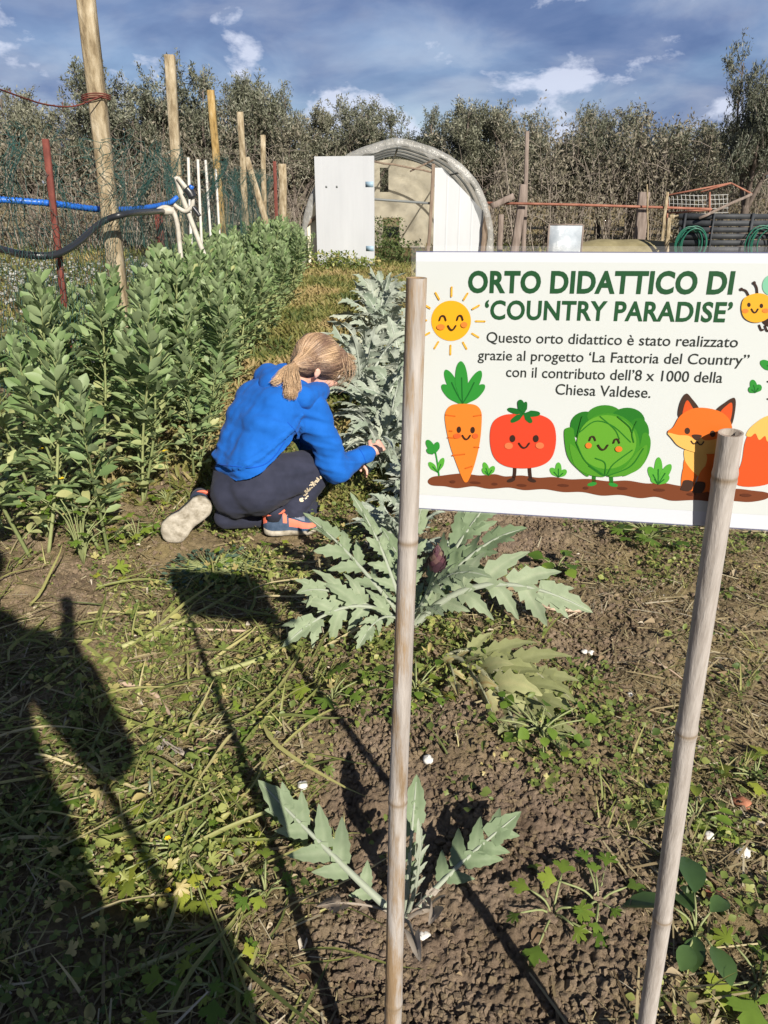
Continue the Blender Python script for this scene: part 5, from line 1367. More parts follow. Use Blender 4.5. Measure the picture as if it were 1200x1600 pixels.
def sign():
    TL = P(650, 394, .622); BL = P(647, 793, .619)
    h = 0.209; yaw = R_(10.8)
    down = (BL - TL).normalized(); rt = Vector((math.cos(yaw), -math.sin(yaw), -.012)); rt = (rt - down * rt.dot(down)).normalized()
    nrm = rt.cross(-down).normalized()     # towards the camera
    if nrm.y > 0: nrm = -nrm
    W_ = 0.297; H_ = (BL - TL).length
    root = thing('garden_sign', 'laminated white poster reading ORTO DIDATTICO DI COUNTRY PARADISE, tied between two bamboo canes', 'sign', TL + (rt * W_ + down * H_) * .5)
    O = root.location.copy()
    cam_p = Vector((0, 0, CAM_H))
    def onplane(u, v):
        d = ray(u, v); t = (TL - cam_p).dot(nrm) / d.dot(nrm); return cam_p + d * t
    def loc2(u, v):
        q = onplane(u, v) - TL; return q.dot(rt), q.dot(down)
    # the sheet bows very slightly; everything printed follows it
    def place(x, y, lay):
        bow = 0.0
        sag = .0035 * max(0, x / W_) ** 2 * max(0, y / H_) * 0
        return TL - O + rt * x + down * (y + sag) + nrm * (bow + lay)
    def C(cx, cy): return loc2(600 + cx / 2, 370 + cy / 2)
    M_paper = nmat('paper_cream', [(.3, (.50, .53, .525)), (.7, (.52, .55, .545))], 2, .35, 0, spec=.5)
    M_border = flat('paper_white', (.545, .57, .62), .35, .5)
    def grid(x0, x1, y0, y1, lay, mat, name, nx=36, ny=14, thick=None):
        g = Geo(); V = [place(x0 + (x1 - x0) * i / nx, y0 + (y1 - y0) * j / ny, lay) for j in range(ny + 1) for i in range(nx + 1)]
        F = [(j*(nx+1) + i, (j+1)*(nx+1) + i, (j+1)*(nx+1) + i + 1, j*(nx+1) + i + 1) for j in range(ny) for i in range(nx)]
        g.add([tuple(v) for v in V], F); return g.build(name, mat, root)
    grid(0, W_, 0, H_, 0, M_border, 'sheet')
    y0 = .0068; y1 = H_ - .0125
    grid(.0005, W_ - .0005, y0, y1, .00018, M_paper, 'printed_ground')
    # clear laminate margin
    m, nt, N, L, bs = nodes('clear_laminate'); bs.inputs['Base Color'].default_value = (.8, .8, .85, 1); bs.inputs['Roughness'].default_value = .08; bs.inputs['Specular IOR Level'].default_value = .6
    tp = N.new('ShaderNodeBsdfTransparent'); ms = N.new('ShaderNodeMixShader'); ms.inputs[0].default_value = .93
    L.new(bs.outputs[0], ms.inputs[1]); L.new(tp.outputs[0], ms.inputs[2]); L.new(ms.outputs[0], N['Material Output'].inputs[0])
    g = Geo()
    e = .0036
    def strip(x0, x1, ya, yb):
        k = 30; V = []
        for i in range(k + 1):
            for y in (ya, yb): V.append(tuple(place(x0 + (x1 - x0) * i / k, y, -.0001)))
        g.add(V, [(2*i, 2*i + 1, 2*i + 3, 2*i + 2) for i in range(k)])
    strip(-e, W_ + e, -e * 1.3, -.0001); strip(-e, W_ + e, H_ + .0001, H_ + .0022); strip(-e, -.0001, 0, H_); strip(W_ + .0001, W_ + e, 0, H_)
    g.build('laminate_margin', m, root)
    for ya in (-.0007, H_ + .0001):
        g = Geo(); V = []
        for i in range(31):
            for y in (ya, ya + .0006): V.append(tuple(place(W_ * i / 30, y, .0001)))
        g.add(V, [(2*i, 2*i + 1, 2*i + 3, 2*i + 2) for i in range(30)])
        g.build('sheet_edge_shadow', flat('blue_shadow_edge', (.10, .11, .22), .5), root)  # thin shadow along the sheet's top and bottom, painted as dark blue strips
    # lettering
    fonts = {}
    def text(body, bx0, bx1, ytop, ybot_cap, mat, name, bold=0.0, shear=0.0, lay=.0005, spacing=1.0):
        """body set between crop points: baseline from bx0 to bx1, capital height given"""
        cu = bpy.data.curves.new('txt', 'FONT'); cu.body = body; cu.size = 1; cu.offset = bold; cu.shear = shear; cu.resolution_u = 4; cu.space_character = spacing
        ob = bpy.data.objects.new('txt', cu); COL.objects.link(ob)
        cap = bpy.data.curves.new('cap', 'FONT'); cap.body = 'H'; cap.size = 1; cap.offset = bold; oc = bpy.data.objects.new('cap', cap); COL.objects.link(oc)
        dg = bpy.context.evaluated_depsgraph_get()
        me = bpy.data.meshes.new_from_object(ob.evaluated_get(dg)); mc = bpy.data.meshes.new_from_object(oc.evaluated_get(dg))
        V = np.array([v.co[:] for v in me.vertices]); F = [tuple(p.vertices) for p in me.polygons]
        hc = max(v.co.y for v in mc.vertices)
        for o_ in (ob, oc): bpy.data.objects.remove(o_)
        p0, p1 = C(*bx0), C(*bx1); xa, xb = V[:, 0].min(), V[:, 0].max()
        capmm = C(bx0[0], ybot_cap)[1] - C(bx0[0], ytop)[1]
        sx = (p1[0] - p0[0]) / (xb - xa); sy = capmm / hc
        out = []
        for x, y, _ in V:
            q = (x - xa) / (xb - xa); X = p0[0] + (x - xa) * sx; Yb = p0[1] + (p1[1] - p0[1]) * q
            out.append(tuple(place(X, Yb - y * sy, lay)))
        g = Geo(); g.add(out, F); return g.build(name, mat, root, smooth=False)
    M_tg = flat('title_green', srgb(30, 72, 42), .4); M_tk = flat('text_charcoal', srgb(42, 46, 44), .4)
    text('ORTO DIDATTICO DI', (262, 172), (1088, 177), 106, 172, M_tg, 'title_lettering', .036, .0, spacing=1.05)
    text('\u2018COUNTRY PARADISE\u2019', (314, 256), (1082, 265), 198, 256, M_tg, 'title_lettering', .026, .0, spacing=1.05)
    for body, a, b, t, bt in [('Questo orto didattico \u00e8 stato realizzato', (320, 329), (1104, 345), 297, 329), ('grazie al progetto \u2018La Fattoria del Country\u201d', (293, 384), (1138, 401), 353, 384),
                              ('con il contributo dell\u20198 x 1000 della', (381, 437), (1056, 456), 405, 437), ('Chiesa Valdese.', (535, 492), (832, 503), 459, 492)]:
        text(body, a, b, t, bt, M_tk, 'text_lettering', .006, .0)
    # ---- pictures: flat shapes in layers
    mats = {}
    def mt(rgb):
        if rgb not in mats: mats[rgb] = flat('ink_%d_%d_%d' % rgb, tuple(q * .68 for q in srgb(*rgb)), .4)
        return mats[rgb]
    class Pic:
        def __init__(s, name): s.name = name; s.g = Geo(); s.m = []; s.lay = .0005
        def poly(s, pts, rgb, smooth=True, n=6):
            s.lay += .00006
            p = [Vector((x, y, 0)) for x, y in pts]
            if smooth:
                q = []; k = len(p)
                for i in range(k):
                    a, b, c, d = p[i - 1], p[i], p[(i + 1) % k], p[(i + 2) % k]
                    for j in range(n):
                        t = j / n; q.append(0.5 * ((2 * b) + (c - a) * t + (2 * a - 5 * b + 4 * c - d) * t * t + (3 * b - a - 3 * c + d) * t**3))
                p = q
            tri = tessellate_polygon([p])
            if mt(rgb) not in s.m: s.m.append(mt(rgb))
            V = [tuple(place(*C(q.x, q.y), s.lay)) for q in p]
            F = []
            for f in tri:
                a, b, c = [Vector(V[i]) for i in f]
                F.append(tuple(f) if (b - a).cross(c - a).dot(nrm) > 0 else tuple(f)[::-1])
            s.g.add(V, F, .5, s.m.index(mt(rgb))); return s
        def ell(s, cx, cy, rx, ry, rgb, rot=0, n=28, a0=0, a1=6.2832):
            pts = []
            for i in range(n):
                a = a0 + (a1 - a0) * i / (n if a1 - a0 > 6 else n - 1); x, y = math.cos(a) * rx, math.sin(a) * ry
                pts.append((cx + x * math.cos(rot) - y * math.sin(rot), cy + x * math.sin(rot) + y * math.cos(rot)))
            return s.poly(pts, rgb, False)
        def line(s, pts, w, rgb, n=14):
            q = [Vector(p) for p in spline([(x, y, 0) for x, y in pts], n)] if len(pts) > 2 else [Vector((*p, 0)) for p in pts]
            l, r = [], []
            for i, p in enumerate(q):
                t = (q[min(i + 1, len(q) - 1)] - q[max(i - 1, 0)]).normalized(); nn = Vector((-t.y, t.x, 0)) * w / 2; l.append((p + nn)[:2]); r.append((p - nn)[:2])
            e0 = [(q[0] + (Vector((math.cos(a), math.sin(a), 0)) * w / 2))[:2] for a in np.linspace(0, 6.28, 9)[:-1]]
            s.poly(l + r[::-1], rgb, False); s.lay -= .00006; s.poly(e0, rgb, False); s.lay -= .00006
            e1 = [(q[-1] + (Vector((math.cos(a), math.sin(a), 0)) * w / 2))[:2] for a in np.linspace(0, 6.28, 9)[:-1]]
            s.poly(e1, rgb, False); return s
        def petal(s, base, tip, w, rgb, k=.55):
            b, t = Vector(base), Vector(tip); d = t - b; nn = Vector((-d.y, d.x)).normalized() * w
            return s.poly([b[:], (b + d * .3 + nn * .7)[:], (b + d * k + nn)[:], (b + d * .87 + nn * .7)[:], t[:], (b + d * .87 - nn * .7)[:], (b + d * k - nn)[:], (b + d * .3 - nn * .7)[:]], rgb)
        def smile(s, cx, cy, w, h, rgb, lw=5): return s.line([(cx - w, cy - h * .2), (cx - w * .5, cy + h * .7), (cx, cy + h), (cx + w * .5, cy + h * .7), (cx + w, cy - h * .2)], lw, rgb)
        def arch(s, cx, cy, w, h, rgb, lw=5): return s.line([(cx - w, cy), (cx - w * .6, cy - h * .8), (cx, cy - h), (cx + w * .6, cy - h * .8), (cx + w, cy)], lw, rgb)
        def done(s): return s.g.build(s.name, s.m, root, smooth=False)
    DK = (62, 42, 34)
    p = Pic('soil_picture'); p.poly([(137, 764), (150, 750), (185, 745), (215, 741), (250, 739), (300, 745), (345, 741), (380, 748), (430, 745), (480, 752), (530, 750), (580, 757), (640, 756), (700, 763), (760, 761), (820, 770), (870, 768), (930, 778), (1000, 780), (1060, 786), (1110, 787), (1150, 792), (1190, 797), (1206, 806), (1190, 820), (1140, 828), (1080, 824), (1030, 827), (970, 822), (900, 824), (850, 812), (800, 816), (740, 806), (680, 808), (620, 797), (560, 797), (500, 788), (440, 791), (390, 783), (330, 787), (280, 779), (230, 785), (190, 779), (150, 776)], (126, 70, 44))
    for x, y, w in ((285, 768, 18), (345, 772, 10), (430, 776, 16), (560, 776, 18), (630, 784, 9), (745, 785, 16), (860, 790, 18), (960, 803, 14), (1130, 806, 18), (215, 764, 9)): p.ell(x, y, w, 4.5, (98, 52, 34), .06)
    p.done()
    p = Pic('sun_picture'); p.ell(210, 262, 62, 63, (250, 183, 38), n=40)
    for k in range(12):
        a = k * math.pi / 6 + .02; l = 28 if k % 3 else 33
        p.line([(210 + math.cos(a) * 77, 262 + math.sin(a) * 77), (210 + math.cos(a) * (72 + l), 262 + math.sin(a) * (72 + l))], 6, (246, 190, 70))
    p.arch(184, 260, 10, 14, DK, 5).arch(238, 259, 9, 14, DK, 5).ell(178, 281, 13, 9, (244, 140, 60)).ell(251, 274, 10, 9, (244, 140, 60)).smile(213, 279, 12, 11, DK, 5); p.done()
    GR, GD, GL_ = (52, 150, 58), (30, 110, 44), (92, 178, 62)
    p = Pic('carrot_picture')
    for tip, w in (((192, 415), 17), ((303, 418), 17), ((181, 462), 16), ((315, 462), 16), ((240, 388), 20)): p.petal((246, 524), tip, w, GR)
    for tip in ((212, 455), (282, 455), (243, 440)): p.line([(246, 520), ((246 + tip[0]) / 2 + (tip[0] - 246) * .02, 490), tip], 3.5, GD)
    p.poly([(191, 570), (196, 540), (214, 524), (250, 521), (284, 524), (302, 540), (306, 570), (300, 640), (285, 705), (268, 752), (258, 766), (247, 757), (226, 705), (204, 640)], (246, 138, 50))
    for a, b in (((193, 556), (222, 560)), ((280, 560), (304, 556)), ((200, 626), (222, 628)), ((214, 682), (252, 678)), ((282, 656), (297, 657)), ((255, 722), (275, 716)), ((205, 605), (213, 606))): p.line([a, b], 4.5, (222, 108, 36))
    p.ell(229, 621, 12, 8, (238, 104, 50)).ell(286, 621, 9, 8, (238, 104, 50)).ell(235, 601, 6.5, 10, DK).ell(278, 602, 6.5, 10, DK).smile(258, 621, 12, 10, DK); p.done()
    p = Pic('tomato_picture')
    p.line([(409, 715), (408, 740), (404, 756)], 11, DK).line([(454, 715), (456, 740), (458, 756)], 11, DK).ell(397, 760, 14, 6, DK, -.3).ell(462, 760, 14, 6, DK, .3)
    p.poly([(331, 630), (340, 580), (375, 556), (434, 553), (492, 557), (528, 582), (538, 632), (526, 686), (492, 714), (434, 723), (376, 714), (342, 684)], (230, 76, 48))
    for tip, w in (((386, 537), 9), ((488, 552), 10), ((396, 578), 9), ((462, 580), 9), ((424, 508), 12), ((444, 514), 7)): p.petal((437, 552), tip, w, GD, .45)
    p.ell(390, 652, 13, 10, (242, 128, 80)).ell(487, 651, 13, 10, (242, 128, 80)).ell(402, 629, 8.5, 11, DK).ell(475, 629, 8.5, 11, DK).smile(438, 646, 16, 12, DK); p.done()
    p = Pic('cabbage_picture'); CG, CM, CL = (42, 122, 38), (70, 148, 40), (104, 172, 52)
    p.line([(657, 735), (655, 768)], 12, CG).line([(709, 740), (711, 770)], 12, CG).ell(650, 772, 15, 6, GR, -.2).ell(716, 774, 15, 6, GR, .2)
    p.ell(630, 590, 48, 45, CG).ell(690, 560, 55, 35, (60, 138, 40)).ell(760, 575, 55, 42, CG).ell(795, 610, 33, 45, (50, 130, 38))
    p.poly([(563, 610), (575, 595), (592, 600), (600, 640), (640, 745), (600, 720), (572, 680)], CM).poly([(833, 640), (825, 615), (808, 615), (795, 660), (745, 745), (800, 720), (826, 680)], CM)
    p.ell(700, 648, 98, 98, CM, n=40).ell(696, 640, 92, 84, CL, n=40)
    p.poly([(580, 650), (600, 660), (640, 715), (690, 747), (640, 742), (596, 712)], (88, 160, 46)).poly([(822, 650), (790, 672), (750, 720), (700, 747), (760, 742), (808, 712)], (88, 160, 46))
    for l in (((610, 610), (660, 575), (715, 590), (770, 640)), ((675, 560), (720, 600), (735, 630)), ((640, 715), (690, 745), (715, 710), (775, 665)), ((690, 745), (690, 705), (660, 690)), ((600, 640), (630, 700), (690, 745)), ((700, 745), (770, 715), (810, 660)), ((790, 575), (775, 610), (780, 640)), ((620, 560), (612, 590), (605, 620)), ((730, 560), (765, 590), (775, 610))): p.line(l, 3.5, CG)
    p.arch(651, 634, 9, 12, DK).arch(726, 642, 9, 12, DK).ell(639, 650, 10, 9, (236, 132, 52)).ell(733, 661, 11, 9, (236, 132, 52)).smile(684, 651, 15, 12, DK); p.done()
    FO, FY, FB, FT = (238, 120, 44), (246, 196, 104), (74, 52, 42), (226, 92, 42)
    p = Pic('fox_picture')
    p.poly([(1100, 772), (1118, 700), (1128, 640), (1150, 600), (1200, 560), (1260, 560), (1290, 640), (1260, 730), (1190, 775)], FT)
    p.poly([(1131, 618), (1150, 590), (1200, 558), (1262, 560), (1280, 600), (1240, 636), (1200, 640), (1190, 622), (1172, 634), (1160, 614), (1145, 624)], FY)
    p.poly([(940, 690), (960, 660), (1040, 670), (1078, 700), (1084, 760), (1060, 800), (1000, 790), (985, 740), (968, 770), (940, 765), (935, 720)], FO)
    p.poly([(944, 660), (1000, 672), (1008, 700), (990, 745), (975, 742), (950, 715), (938, 690)], FY)
    p.poly([(936, 720), (960, 735), (972, 770), (965, 792), (930, 785)], FO).poly([(985, 740), (1010, 715), (1025, 760), (1010, 795), (975, 790)], FO)
    p.poly([(937, 760), (965, 764), (958, 792), (928, 790), (929, 780)], FB).poly([(975, 765), (1003, 768), (995, 797), (966, 798), (966, 788)], FB)
    p.poly([(921, 562), (924, 520), (943, 489), (962, 505), (985, 540), (960, 560)], FB, True).poly([(1036, 545), (1068, 515), (1094, 502), (1098, 530), (1086, 585), (1062, 580)], FB)
    p.poly([(932, 560), (938, 525), (948, 510), (962, 530), (970, 545), (950, 560)], FT).poly([(1050, 548), (1072, 524), (1086, 518), (1087, 545), (1078, 580), (1060, 575)], FT)
    p.poly([(886, 608), (904, 592), (925, 558), (960, 537), (1000, 533), (1050, 545), (1080, 572), (1090, 610), (1100, 640), (1070, 668), (1010, 676), (960, 668), (920, 650), (900, 628)], FO)
    p.poly([(886, 611), (920, 618), (950, 620), (972, 632), (985, 622), (1000, 634), (1030, 632), (1060, 622), (1098, 640), (1070, 668), (1010, 677), (960, 669), (920, 652), (900, 630)], FY)
    p.ell(947, 605, 8.5, 10, FB).ell(1026, 614, 8.5, 10, FB).poly([(961, 618), (978, 616), (992, 620), (985, 631), (977, 635), (968, 630)], FB).line([(977, 632), (977, 642)], 3.5, FB).smile(968, 638, 9, 7, FB, 4).smile(988, 640, 10, 8, FB, 4); p.done()
    p = Pic('bee_picture')
    p.ell(1212, 150, 30, 34, (136, 206, 172), .4).ell(1240, 190, 34, 26, (136, 206, 172))
    p.ell(1215, 245, 45, 30, (250, 190, 60), .3); p.poly([(1180, 260), (1200, 240), (1222, 230), (1216, 275), (1196, 278)], DK).poly([(1240, 225), (1262, 238), (1256, 268), (1240, 280)], DK)
    p.line([(1172, 276), (1178, 290), (1184, 290)], 6, DK).line([(1190, 278), (1196, 292), (1203, 293)], 6, DK)
    p.line([(1138, 181), (1130, 168), (1116, 163)], 6, DK).line([(1166, 176), (1164, 158), (1156, 143)], 6, DK).ell(1116, 163, 5, 5, DK).ell(1156, 143, 5, 5, DK)
    p.poly([(1116, 225), (1122, 195), (1145, 180), (1175, 176), (1200, 186), (1216, 215), (1208, 245), (1180, 264), (1150, 266), (1125, 252)], (248, 182, 50))
    p.ell(1139, 212, 5.5, 7, DK).ell(1178, 215, 5.5, 7, DK).ell(1128, 231, 10, 7, (240, 140, 62)).ell(1191, 230, 11, 7, (240, 140, 62)).smile(1157, 227, 10, 9, DK); p.done()
    def sprout(tips, base, w, stem=None, extra=None, c=GL_):
        p = Pic('sprout_picture')
        if stem: p.line(stem, 5, GR)
        for t in tips: p.petal(base, t, w, c)
        for t in tips: p.line([base, ((base[0] * .45 + t[0] * .55), (base[1] * .45 + t[1] * .55))], 3, GD)
        if extra:
            for b, t, w2 in extra: p.petal(b, t, w2, GR)
        p.done()
    sprout([(312, 704), (344, 716), (308, 722)], (327, 745), 9)
    sprout([(520, 722), (545, 704), (570, 728)], (545, 750), 10)
    sprout([(858, 688), (828, 718), (896, 710), (838, 745), (890, 745)], (856, 772), 13)
    sprout([(140, 704), (186, 690)], (168, 735), 9, [(172, 745), (166, 700), (160, 668)], [((160, 676), (134, 634), 11), ((160, 676), (168, 640), 10), ((155, 678), (134, 662), 8)])
    sprout([(1176, 388), (1210, 400)], (1222, 418), 14, None, None, GR)
    sprout([(1150, 446), (1176, 462), (1140, 470)], (1160, 486), 11, None, None, GR)
    p = Pic('printed_dashes'); p.line([(1198, 452), (1210, 455)], 5, DK).line([(1198, 506), (1212, 510)], 5, DK); p.done()
sign()

# ---------------------------------------------------------------- figures
def ico(sub=2):
    import bmesh
    bm = bmesh.new(); bmesh.ops.create_icosphere(bm, subdivisions=sub, radius=1.0)
    V = np.array([v.co[:] for v in bm.verts]); F = np.array([[v.index for v in f.verts] for f in bm.faces]); bm.free(); return V, F
ICO = ico(2)
def melt(items, voxel, smooth=6):
    """items: ('s', centre, radius or (rx, ry, rz), axes) or ('c', a, ra, b, rb); fused into one continuous skin"""
    g = Geo(); pos, M = [], []
    for it in items:
        if it[0] == 's':
            c, r = it[1], it[2]; A = np.eye(3) if len(it) < 4 else np.array(it[3], float).T
            r = np.array([r] * 3 if isinstance(r, (int, float)) else r, float); pos.append(np.array(c, float)); M.append(A * r[None, :])
        else:
            _, a, ra, b, rb = it; a, b = np.array(a, float), np.array(b, float); n = max(2, int(np.linalg.norm(b - a) / (min(ra, rb) * .28)) + 1)
            for t in np.linspace(0, 1, n): pos.append(a + (b - a) * t); M.append(np.eye(3) * (ra + (rb - ra) * t))
    g.inst(ICO[0], ICO[1], np.array(pos), np.array(M))
    me = g.mesh('tmp', []); ob = bpy.data.objects.new('tmp', me); COL.objects.link(ob)
    md = ob.modifiers.new('r', 'REMESH'); md.mode = 'VOXEL'; md.voxel_size = voxel; md.use_smooth_shade = True
    if smooth: sm = ob.modifiers.new('s', 'SMOOTH'); sm.factor = .5; sm.iterations = smooth
    dg = bpy.context.evaluated_depsgraph_get(); ev = bpy.data.meshes.new_from_object(ob.evaluated_get(dg))
    V = np.empty(len(ev.vertices) * 3, np.float32); ev.vertices.foreach_get('co', V); V = V.reshape(-1, 3).astype(float)
    Nn = np.empty(len(ev.vertices) * 3, np.float32); ev.vertices.foreach_get('normal', Nn); Nn = Nn.reshape(-1, 3).astype(float)
    F = [tuple(p.vertices) for p in ev.polygons]
    bpy.data.objects.remove(ob); bpy.data.meshes.remove(me)
    return V, Nn, F
def cloth_mat(name, stops, weave=900, bump=.25):
    m, nt, N, L, bs = nodes(name); tc = N.new('ShaderNodeTexCoord'); f = _noise(N, L, tc.outputs['Object'], 18, 5)
    L.new(_ramp(N, L, f, stops), bs.inputs['Base Color']); bs.inputs['Roughness'].default_value = .9; bs.inputs['Specular IOR Level'].default_value = .15
    bs.inputs['Sheen Weight'].default_value = .04; bs.inputs['Sheen Roughness'].default_value = .5
    _bump(N, L, _noise(N, L, tc.outputs['Object'], weave, 2), bs, bump, .001); return m
def skin_mat():
    m, nt, N, L, bs = nodes('skin'); tc = N.new('ShaderNodeTexCoord'); f = _noise(N, L, tc.outputs['Object'], 24, 4)
    L.new(_ramp(N, L, f, [(.3, (.56, .31, .235)), (.7, (.64, .39, .31))]), bs.inputs['Base Color']); bs.inputs['Roughness'].default_value = .5
    bs.inputs['Subsurface Weight'].default_value = .15; bs.inputs['Subsurface Radius'].default_value = (.01, .004, .002); bs.inputs['Subsurface Scale'].default_value = .5; return m
M_skin = skin_mat()
M_hood = cloth_mat('blue_fleece', [(.3, (.007, .09, .37)), (.7, (.011, .115, .46))])
M_trou = cloth_mat('navy_jersey', [(.3, (.025, .028, .047)), (.7, (.037, .040, .066))])

def child():
    A = np.array
    hip = P(388, 752, 2.62); waist = P(398, 728, 2.62); mid = P(408, 668, 2.67); chest = P(432, 622, 2.755); neck = P(462, 606, 2.82); head = P(497, 569, 2.88)
    Rv = Vector((.66, -.75, 0)); Fv = Vector((.75, .66, 0))
    rsh = P(484, 640, 2.715); lsh = neck - Rv * .115 + Vector((0, 0, -.05)); relb = P(525, 733, 2.73); rwri = P(576, 709, 2.88); lelb = P(503, 718, 3.0); lwri = P(550, 722, 3.0)
    rknee = P(497, 728, 2.80); rank = P(455, 800, 2.655); lknee = P(480, 802, 2.86); lank = P(350, 808, 2.60)
    rhipj = hip + Rv * .055; lhipj = hip - Rv * .055
    D = Vector((.74, .30, -.60)).normalized(); U = Vector((.52, .22, .80)); U = (U - D * U.dot(D)).normalized(); S = D.cross(U).normalized()   # S: her right, towards the camera
    base = Vector((hip.x, hip.y, 0))
    L_ = lambda p: A(p) - A(base)
    def hd(d, u, s): return head + D * d + U * u + S * s
    AX = [tuple(S), tuple(D), tuple(U)]
    # the body: one skin from head to ankles, the hands with their fingers
    it = []
    it += [('s', L_(hd(-.012, .012, 0)), (.080, .096, .090), AX), ('s', L_(hd(.035, -.035, 0)), (.062, .055, .060), AX), ('s', L_(hd(.052, -.068, 0)), (.036, .036, .026), AX), ('s', L_(hd(.058, .03, 0)), (.058, .036, .045), AX)]
    it += [('s', L_(hd(.066, -.032, s)), (.024, .018, .020), AX) for s in (-.034, .034)]
    it += [('c', L_(hd(.088, -.002, 0)), .009, L_(hd(.100, -.026, 0)), .011), ('s', L_(hd(.090, -.030, .010)), .008), ('s', L_(hd(.090, -.030, -.010)), .008), ('s', L_(hd(.084, -.053, 0)), (.018, .008, .0065), AX), ('s', L_(hd(.082, -.061, 0)), (.015, .008, .006), AX)]
    for s in (-1, 1):
        it += [('s', L_(hd(-.014, -.030, .080 * s)), (.007, .013, .018), AX), ('s', L_(hd(-.010, -.044, .077 * s)), (.005, .007, .008), AX), ('s', L_(hd(-.020, -.022, .083 * s)), (.004, .010, .011), AX)]
    it += [('c', L_(neck), .044, L_(hd(-.03, -.06, 0)), .042), ('c', L_(hip), .085, L_(mid), .085), ('c', L_(mid), .085, L_(neck), .06), ('c', L_(rsh), .045, L_(neck), .04), ('c', L_(lsh), .045, L_(neck), .04)]
    it += [('c', L_(rsh), .042, L_(relb), .034), ('c', L_(relb), .033, L_(rwri), .022), ('c', L_(lsh), .042, L_(lelb), .034), ('c', L_(lelb), .033, L_(lwri), .022)]
    it += [('c', L_(rhipj), .075, L_(rknee), .05), ('c', L_(rknee), .047, L_(rank), .033), ('c', L_(lhipj), .075, L_(lknee), .05), ('c', L_(lknee), .047, L_(lank), .033)]
    def hand(wr, f, nrm_, curl, sgn):
        f = f.normalized(); nrm_ = (nrm_ - f * nrm_.dot(f)).normalized(); sd = f.cross(nrm_) * sgn
        pc = wr + f * .030
        r = [('s', L_(pc), (.026, .031, .013), [tuple(sd), tuple(f), tuple(nrm_)]), ('c', L_(wr - f * .02), .021, L_(pc), .020)]
        for k, (o, ln) in enumerate(((-.021, .030), (-.007, .036), (.007, .034), (.020, .027))):
            p = wr + f * .054 + sd * o; dcur = f.copy()
            for j in range(3):
                ang = curl[j] * (1 + .08 * k); dcur = (dcur * math.cos(ang) - nrm_ * math.sin(ang)).normalized(); q = p + dcur * ln * (.46, .32, .26)[j] * 1.15
                r.append(('c', L_(p), .0074 - .0007 * j, L_(q), .0068 - .0008 * j)); p = q
        p = wr + f * .018 + sd * -.022; q = p + (f * .55 - sd * .7 - nrm_ * .45).normalized() * .024; w = q + (f * .8 - sd * .1 - nrm_ * .7).normalized() * .022
        r += [('c', L_(p), .011, L_(q), .0085), ('c', L_(q), .0083, L_(w), .0065)]
        return r
    it += hand(rwri + (rwri - relb).normalized() * .012, Vector((.62, .55, .28)), Vector((.45, -.65, .6)), (.55, .75, .6), 1)
    it += hand(lwri, Vector((.85, -.1, -.4)), Vector((.2, .5, .8)), (.5, .7, .5), -1)
    V, Nn, F = melt(it, .0042, 3)
    g = Geo(); g.add(V, F); body = g.build('person', M_skin); body.location = base
    tag(body, 'blond child in a blue hooded sweatshirt kneeling by the silver artichokes and reaching in', 'person')
    # eyes and mouth
    for s in (-1, 1):
        g = Geo(); V, Ff = ico(2); g.add(V * .0095 + L_(hd(.081, .004, .030 * s)), Ff); g.build('eye', flat('eye_white', (.75, .74, .72), .2), body)
        g = Geo(); g.add(V * .0052 + L_(hd(.087, .002, .031 * s)), Ff); g.build('iris', flat('iris_brown', (.06, .035, .02), .15), body)
    # trousers
    it = [('c', L_(hip + Rv * .03), .114, L_(hip - Rv * .04), .114), ('c', L_(hip), .112, L_(waist), .100), ('s', L_(P(372, 768, 2.60)), .104), ('s', L_(P(400, 772, 2.58)), .085)]
    it += [('c', L_(rhipj + Vector((0, -.01, 0))), .105, L_(rknee), .073), ('c', L_(rknee), .072, L_(rank + (rknee - rank) * .05), .047)]
    it += [('c', L_(lhipj), .095, L_(lknee), .066), ('c', L_(lknee), .062, L_(lank + (lknee - lank) * .02), .047)]
    V, Nn, F = melt(it, .008, 10)
    fold = fbm(V[:, 0] * 11, V[:, 1] * 11 + V[:, 2] * 26, V[:, 2] * 8, 3, 5); rid = 1 - np.abs(2 * fold - 1)
    nk = np.exp(-(np.linalg.norm(V - L_(rknee), axis=1) / .13) ** 2) + np.exp(-(np.linalg.norm(V - L_(rank), axis=1) / .12) ** 2) + .4 + np.exp(-(np.linalg.norm(V - L_(P(425, 770, 2.6)), axis=1) / .1) ** 2)
    V = V + Nn * ((rid - .75) * .012 * nk)[:, None]
    g = Geo(); g.add(V, F); tro = g.build('trousers', M_trou, body)
    # hooded sweatshirt
    it = []
    def slab(c, r, k, rr): return [('c', L_(c + Rv * k), r, L_(c - Rv * k), rr)]
    w2 = P(396, 735, 2.61)
    it += slab(w2, .128, .050, .120) + slab(waist + Vector((0, 0, .02)), .125, .046, .125) + slab(P(401, 700, 2.64), .121, .048, .119) + slab(mid, .114, .054, .110) + slab(P(421, 640, 2.71), .107, .060, .102) + slab(chest + Vector((.01, .01, -.01)), .098, .072, .095) + slab(neck + Vector((-.01, -.01, -.055)), .078, .07, .075)
    it += [('c', L_(hip * .35 + mid * .65), .12, L_(chest), .105), ('s', L_(mid + Fv * .035), .115), ('s', L_(waist + Fv * .03), .122)]
    it += [('c', L_(rsh), .072, L_(relb), .060), ('c', L_(relb), .059, L_(rwri - (rwri - relb) * .12), .041), ('c', L_(lsh), .07, L_(lelb), .058), ('c', L_(lelb), .057, L_(lwri - (lwri - lelb) * .1), .04), ('c', L_(rsh), .072, L_(chest), .09)]
    it += [('c', L_(rwri - (rwri - relb) * .16), .044, L_(rwri - (rwri - relb) * .03), .0395)]
    # the hood lies folded round the neck
    hc = neck + Vector((-.028, -.03, .0))
